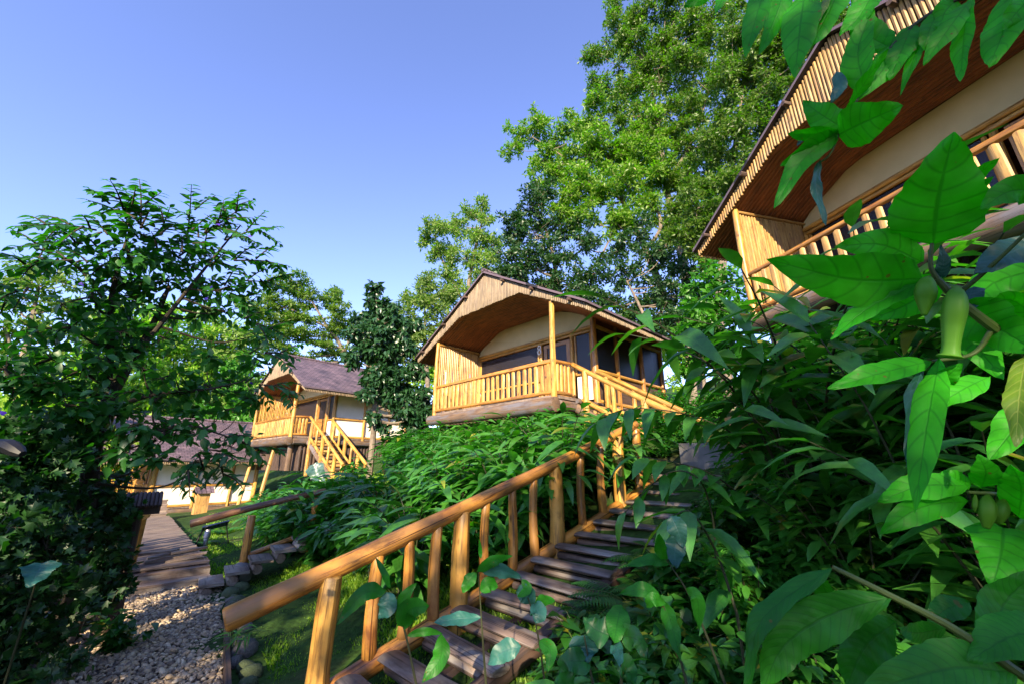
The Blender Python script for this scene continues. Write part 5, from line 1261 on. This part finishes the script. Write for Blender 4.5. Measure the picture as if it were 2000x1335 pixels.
# D: arching ginger stems in the right hand thicket, each a plant of its own
def arch(pts, leafpx, wpx, n, label, mat=L_GING, alt=1.0, r=.008, group=None):
    c = np.array(catmull([at(*p) for p in pts], 12)); b = c[0].copy(); g = hz(b[0], b[1]); b[2] = g
    root = thing('arching_ginger', label, 'plant', tuple(b), group); mb = MB()
    full = [np.array([b[0], b[1], g - .05])] + list(c) if c[0][2] > g + .05 else list(c)
    mb.tube(full, np.linspace(r, .003, len(full)), 7); mb.build('stem', L_DSTEM, root)
    LV = Leaves(); Dm = pts[len(pts) // 2][2]; L = leafpx * Dm / FPX; Wd = wpx * Dm / FPX
    for i in range(n):
        t = .12 + .87 * i / (n - 1); f = t * (len(c) - 1); j = min(int(f), len(c) - 2); p = c[j] + (c[j + 1] - c[j]) * (f - j); tg = unit(c[j + 1] - c[j])
        sd = unit(np.cross(tg, [0, 0, 1.])) * (1 if i % 2 else -1)
        d = sd * alt + tg * random.uniform(.35, .7) + np.array([0, 0, random.uniform(-.55, -.1)])
        if i == n - 1: d = tg + np.array([0, 0, -.3])
        LV.add(random.choice((T_MED, T_MED2)), p, d, np.array([random.uniform(-.3, .3), random.uniform(-.4, .1), 1.]), L * random.uniform(.8, 1.15), Wd * random.uniform(.85, 1.15), random.random())
    LV.build('foliage', mat, root)
arch([(1560, 1020, 3.9), (1500, 915, 3.8), (1425, 842, 3.7), (1325, 805, 3.6), (1225, 798, 3.5), (1168, 822, 3.45)], 70, 23, 22, 'longest arching ginger stem, reaching left in front of the middle cabin stair')
arch([(1560, 1060, 3.6), (1470, 985, 3.5), (1390, 925, 3.4), (1320, 903, 3.3), (1245, 890, 3.25)], 66, 21, 16, 'arching ginger stem just above the top treads of the foreground stair')
arch([(1560, 1040, 3.8), (1525, 860, 3.6), (1498, 762, 3.5), (1483, 710, 3.5), (1465, 660, 3.5)], 100, 30, 15, 'upright ginger stem below the left corner of the nearest cabin')
arch([(1800, 1010, 3.2), (1764, 938, 3.1), (1690, 792, 3.0), (1630, 702, 2.9), (1580, 630, 2.9)], 105, 32, 17, 'slanting ginger stem rising left under the hanging flower buds')
arch([(1400, 1120, 3.3), (1390, 1000, 3.3), (1360, 930, 3.2), (1300, 925, 3.2), (1220, 1000, 3.1)], 62, 20, 12, 'ginger stem bowing over the treads beside the concrete block')
arch([(1440, 1200, 2.6), (1400, 1080, 2.6), (1350, 1000, 2.5), (1310, 1010, 2.5)], 95, 30, 10, 'ginger stem with bluish hanging leaves beside the middle treads')
arch([(1700, 1050, 3.6), (1640, 900, 3.6), (1560, 760, 3.6), (1500, 690, 3.6)], 95, 30, 15, 'ginger stem leaning left in the middle of the right hand thicket')
arch([(1900, 1000, 3.2), (1860, 850, 3.1), (1790, 730, 3.0), (1720, 660, 3.0)], 100, 32, 15, 'ginger stem behind the long hanging leaf at the right')
# young plants in front of the rail and the treads
def young(label, D, stems, green, blue, name='young_ginger', pr='lance', mat=None):
    b = at(stems[0][0][0], stems[0][0][1], D); g = hz(b[0], b[1]); root = thing(name, label, 'plant', (b[0], b[1], g))
    mb = MB()
    for st in stems:
        c = catmull([at(x, y, D) for x, y in st], 6)
        if c[0][2] > g: c = [np.array([c[0][0], c[0][1], g - .03])] + list(c)
        mb.tube(c, np.linspace(.0065, .0025, len(c)), 6)
    mb.build('stem', L_DSTEM, root)
    for lst, m, nm in ((green, mat or L_GHERO, 'foliage'), (blue, L_SHEEN, 'sheen_foliage')):
        if not lst: continue
        H = Hero()
        for pts, w, roll in lst:
            n = len(pts); H.leaf([(x, y, D + (.0 if k == 0 else random.uniform(-.06, .02) * k)) for k, (x, y) in enumerate(pts)], w * (1.2 if pr == 'heart' else .95), roll, prof=pr, wave=.09, ns=14, nc=7)
        H.build(nm, m, root)
young('young ginger with a drooping blue-sheened leaf in front of the second post of the handrail', 2.5, [[(815, 1345), (793, 1241), (776, 1188), (764, 1154)]],
      [([(754, 1152), (709, 1159), (657, 1220)], 34, .3), ([(762, 1148), (750, 1118), (733, 1086)], 14, .3), ([(771, 1188), (790, 1165), (813, 1137)], 24, -.3), ([(788, 1226), (800, 1190), (838, 1182)], 46, .2), ([(862, 1236), (860, 1284), (823, 1333)], 36, .3), ([(795, 1240), (830, 1232), (864, 1236)], 16, .2)],
      [([(755, 1155), (756, 1182), (741, 1207)], 40, .2)])
young('young ginger with flat blue-sheened leaves standing before the lower treads', 2.4, [[(950, 1345), (942, 1236), (939, 1188), (934, 1112)]],
      [([(932, 1116), (960, 1096), (1001, 1084)], 22, .3), ([(931, 1118), (915, 1135), (903, 1157)], 26, .3), ([(939, 1155), (955, 1140), (972, 1146)], 30, .1), ([(939, 1090), (938, 1075), (936, 1050)], 8, .1)],
      [([(935, 1109), (978, 1113), (1019, 1127)], 30, .5), ([(939, 1205), (891, 1208), (846, 1215)], 28, .5)])
young('young ginger with two drooping blue-sheened leaves over the middle treads', 2.35, [[(1066, 1345), (1050, 1236), (1035, 1178), (1016, 1126)]],
      [([(1045, 1180), (1062, 1170), (1085, 1172)], 22, .4), ([(1020, 1130), (1030, 1150), (1010, 1165)], 20, .3), ([(1052, 1250), (1075, 1270), (1070, 1310)], 30, .3)],
      [([(1040, 1178), (1052, 1196), (1046, 1216)], 36, .1), ([(1008, 1154), (1028, 1160), (1042, 1182)], 38, .3), ([(1018, 1262), (985, 1270), (952, 1297)], 40, .2)])
young('heart leaved creeper with blue-sheened leaves beside the lowest treads', 2.0, [[(1160, 1350), (1150, 1290), (1141, 1240)], [(1215, 1350), (1212, 1300), (1208, 1240)]],
      [([(1190, 1240), (1160, 1225), (1140, 1205)], 50, .3), ([(1210, 1290), (1230, 1310), (1236, 1335)], 40, -.2), ([(1150, 1290), (1110, 1290), (1090, 1310)], 44, .2), ([(1218, 1240), (1245, 1250), (1262, 1285)], 46, .3), ([(1120, 1340), (1100, 1330), (1085, 1345)], 40, .1)],
      [([(1141, 1240), (1146, 1262), (1146, 1292)], 62, .1), ([(1200, 1258), (1208, 1275), (1212, 1302)], 28, .2)], name='heart_leaved_plant', pr='heart', mat=L_HEARTV)
young('ginger with a long bright sheath and hanging leaf beside the lower tread ends', 2.05, [[(1345, 1350), (1328, 1284), (1308, 1215), (1290, 1165)], [(1420, 1345), (1380, 1240), (1340, 1150), (1300, 1090)]],
      [([(1290, 1168), (1255, 1150), (1212, 1158)], 30, .3), ([(1296, 1170), (1312, 1220), (1330, 1290)], 34, .5), ([(1214, 1180), (1206, 1215), (1200, 1256)], 48, .2), ([(1300, 1175), (1275, 1170), (1262, 1185)], 26, .1), ([(1340, 1150), (1362, 1170), (1365, 1230)], 30, .3), ([(1310, 1100), (1270, 1092), (1222, 1105)], 24, .4), ([(1302, 1092), (1290, 1070), (1288, 1040)], 26, .2)],
      [([(1311, 1006), (1322, 1030), (1336, 1068)], 40, .2), ([(1326, 1040), (1318, 1072), (1320, 1108)], 40, -.2)])
# taro leaves
for pts, w, lab in (([(82, 1098, 4.5), (72, 1120, 4.45), (56, 1146, 4.4)], 62, 'single pale blue heart shaped leaf glowing in the dark hedge'), ([(612, 905, 12.5), (622, 930, 12.4), (632, 958, 12.3)], 38, 'large blue green taro leaf in front of the stilted cabin stair')):
    H = Hero(); H.leaf(pts, w, .1, prof='heart', fold=.35, ns=20); b = at(pts[0][0], pts[0][1] + 40, pts[0][2]); root = thing('taro_plant', lab, 'plant', (b[0], b[1], hz(b[0], b[1])))
    H.build('leaf', L_SHEEN if w > 50 else L_TARO, root); mb = MB(); q = at(*pts[0]); bk = np.array([q[0] * 1.12, q[1] * 1.12, 0]); bk[2] = hz(bk[0], bk[1]); mb.tube([bk, bk * .6 + q * .4 + np.array([0, 0, .25]), q], [.009, .007, .004], 6); mb.build('stalk', L_DSTEM, root)

random.seed(35); RNG = np.random.default_rng(35)
# ------------------------------------------------------------------ lawn
def lawn(name, label, n, region, hgt):
    LV = Leaves(); P = []
    while len(P) < n:
        x, y = region()
        P.append((x, y))
    P = np.array(P); z = height(P[:, 0], P[:, 1])
    d = unit(np.concatenate([RNG.normal(0, .45, (n, 2)), np.ones((n, 1))], 1))
    LV.add(T_SIMPLE, np.concatenate([P, z[:, None] - .005], 1), d, rand_dirs(n) * [1, 1, .2], RNG.uniform(.5, 1.2, n) * hgt, .014 + hgt * .06)
    tag(LV.build(name, L_GRASS), label, 'grass', kind='stuff')
def r1():
    while True:
        x, y = ST(random.uniform(.95, 2.9), random.uniform(-3.0, 3.4))
        L, r = stair_rel(x, y)
        return x, y
def r2(): return tuple(ST(random.uniform(.2, 4.8), random.uniform(3.6, 15)))
def lawn_ok(f, ok):
    def g():
        while True:
            p = f()
            if ok(*p): return p
    return g
def off_walk(x, y):
    d = np.array([x, y]) - B0[:2]; a, b = d @ BD[:2], d @ BN[:2]
    return b > .52 or a > 11.6
lawn('lawn_grass', 'short green grass beside the pebble path under the foreground handrail', 34000, r1, .075)
lawn('lawn_grass', 'sunlit lawn rising to the right of the plank walk', 42000, lawn_ok(r2, off_walk), .07)

random.seed(34); RNG = np.random.default_rng(34)
# ------------------------------------------------------------------ tall trees behind the viewpoint, which shade the foreground
def shade_tree(x, y, h, R, label, n=9, dens=.34):
    g = hz(x, y); tr = [[((x, y, g - .2), .35), ((x + .3, y, g + h * .4), .28), ((x - .2, y + .2, g + h * .75), .16), ((x, y, g + h * .92), .06)]]
    cl = []
    for i in range(n):
        a = i * 2.4; rr = R * math.sqrt((i + .5) / n); cl.append(((x + rr * math.cos(a), y + rr * math.sin(a) * .8, g + h * (.32 + .64 * ((i * .618) % 1))), R * random.uniform(.28, .40)))
    tree('shade_tree', label, 'tree', tr, cl, (.30, .17), L_BIG2, M_BARK, dens=dens, world=True, clump_cap=1500)
SHADE = [(-15.5, -11.0, 9.2, 4.6), (-9.2, -12.0, 11.4, 5.0), (-3.2, -12.5, 10.6, 4.8), (2.6, -12.5, 11.0, 4.8), (8.4, -11.0, 10.6, 4.6), (-22, -9.5, 8.6, 4.6)]
for i, (x, y, h, R) in enumerate(SHADE):
    shade_tree(x, y, h, R, ('tall shade tree standing behind the viewpoint, left end of the row', 'tall shade tree behind the viewpoint, nearest to the hedge', 'tall shade tree directly behind the viewpoint', 'tall shade tree uphill behind the viewpoint', 'tall shade tree at the uphill end of the row behind the viewpoint', 'tall shade tree far left of the hedge')[i], n=18, dens=.46)

# ------------------------------------------------------------------ camera, sun, sky
cam = bpy.data.cameras.new('camera'); co = bpy.data.objects.new('camera', cam); COL.objects.link(co)
cam.sensor_width = 36; cam.lens = 14.0; cam.clip_start = .05; cam.clip_end = 3000
co.location = (0, 0, EYE); co.rotation_euler = (math.radians(90) + PITCH, 0, 0)
S.camera = co
SUN_AZ, SUN_EL = 189, 25
sun = bpy.data.lights.new('sun', 'SUN'); sun.energy = 4.0; sun.angle = math.radians(.5); sun.color = (1.0, .83, .58)
so = bpy.data.objects.new('sun', sun); COL.objects.link(so)
az, el = math.radians(SUN_AZ), math.radians(SUN_EL)
sd = Vector((math.sin(az) * math.cos(el), math.cos(az) * math.cos(el), math.sin(el)))
so.rotation_euler = sd.to_track_quat('Z', 'Y').to_euler(); so.location = sd * 60
w = bpy.data.worlds.new('World'); S.world = w; w.use_nodes = True
nt = w.node_tree; nt.nodes.clear()
out = nt.nodes.new('ShaderNodeOutputWorld'); bg = nt.nodes.new('ShaderNodeBackground'); sky = nt.nodes.new('ShaderNodeTexSky')
sky.sky_type = 'NISHITA'; sky.sun_disc = False; sky.sun_elevation = el; sky.sun_rotation = az; sky.air_density = 1.0; sky.dust_density = .6; sky.ozone_density = 3.0; sky.altitude = 1500
bg.inputs[1].default_value = .15
mm = nt.nodes.new('ShaderNodeMix'); mm.data_type = 'RGBA'; mm.blend_type = 'MULTIPLY'; mm.inputs[0].default_value = 1; mm.inputs[7].default_value = (1.04, .90, 1.12, 1); nt.links.new(sky.outputs[0], mm.inputs[6]); hs = nt.nodes.new('ShaderNodeHueSaturation'); hs.inputs['Saturation'].default_value = .98; hs.inputs['Value'].default_value = .85; nt.links.new(mm.outputs[2], hs.inputs['Color']); nt.links.new(hs.outputs[0], bg.inputs[0]); nt.links.new(bg.outputs[0], out.inputs[0])
S.view_settings.view_transform = 'Standard'; S.view_settings.look = 'None'; S.view_settings.exposure = 1.8; S.view_settings.gamma = 1.0
S.cycles.max_bounces = 6; S.cycles.diffuse_bounces = 3; S.cycles.glossy_bounces = 2; S.cycles.transmission_bounces = 4; S.cycles.transparent_max_bounces = 8
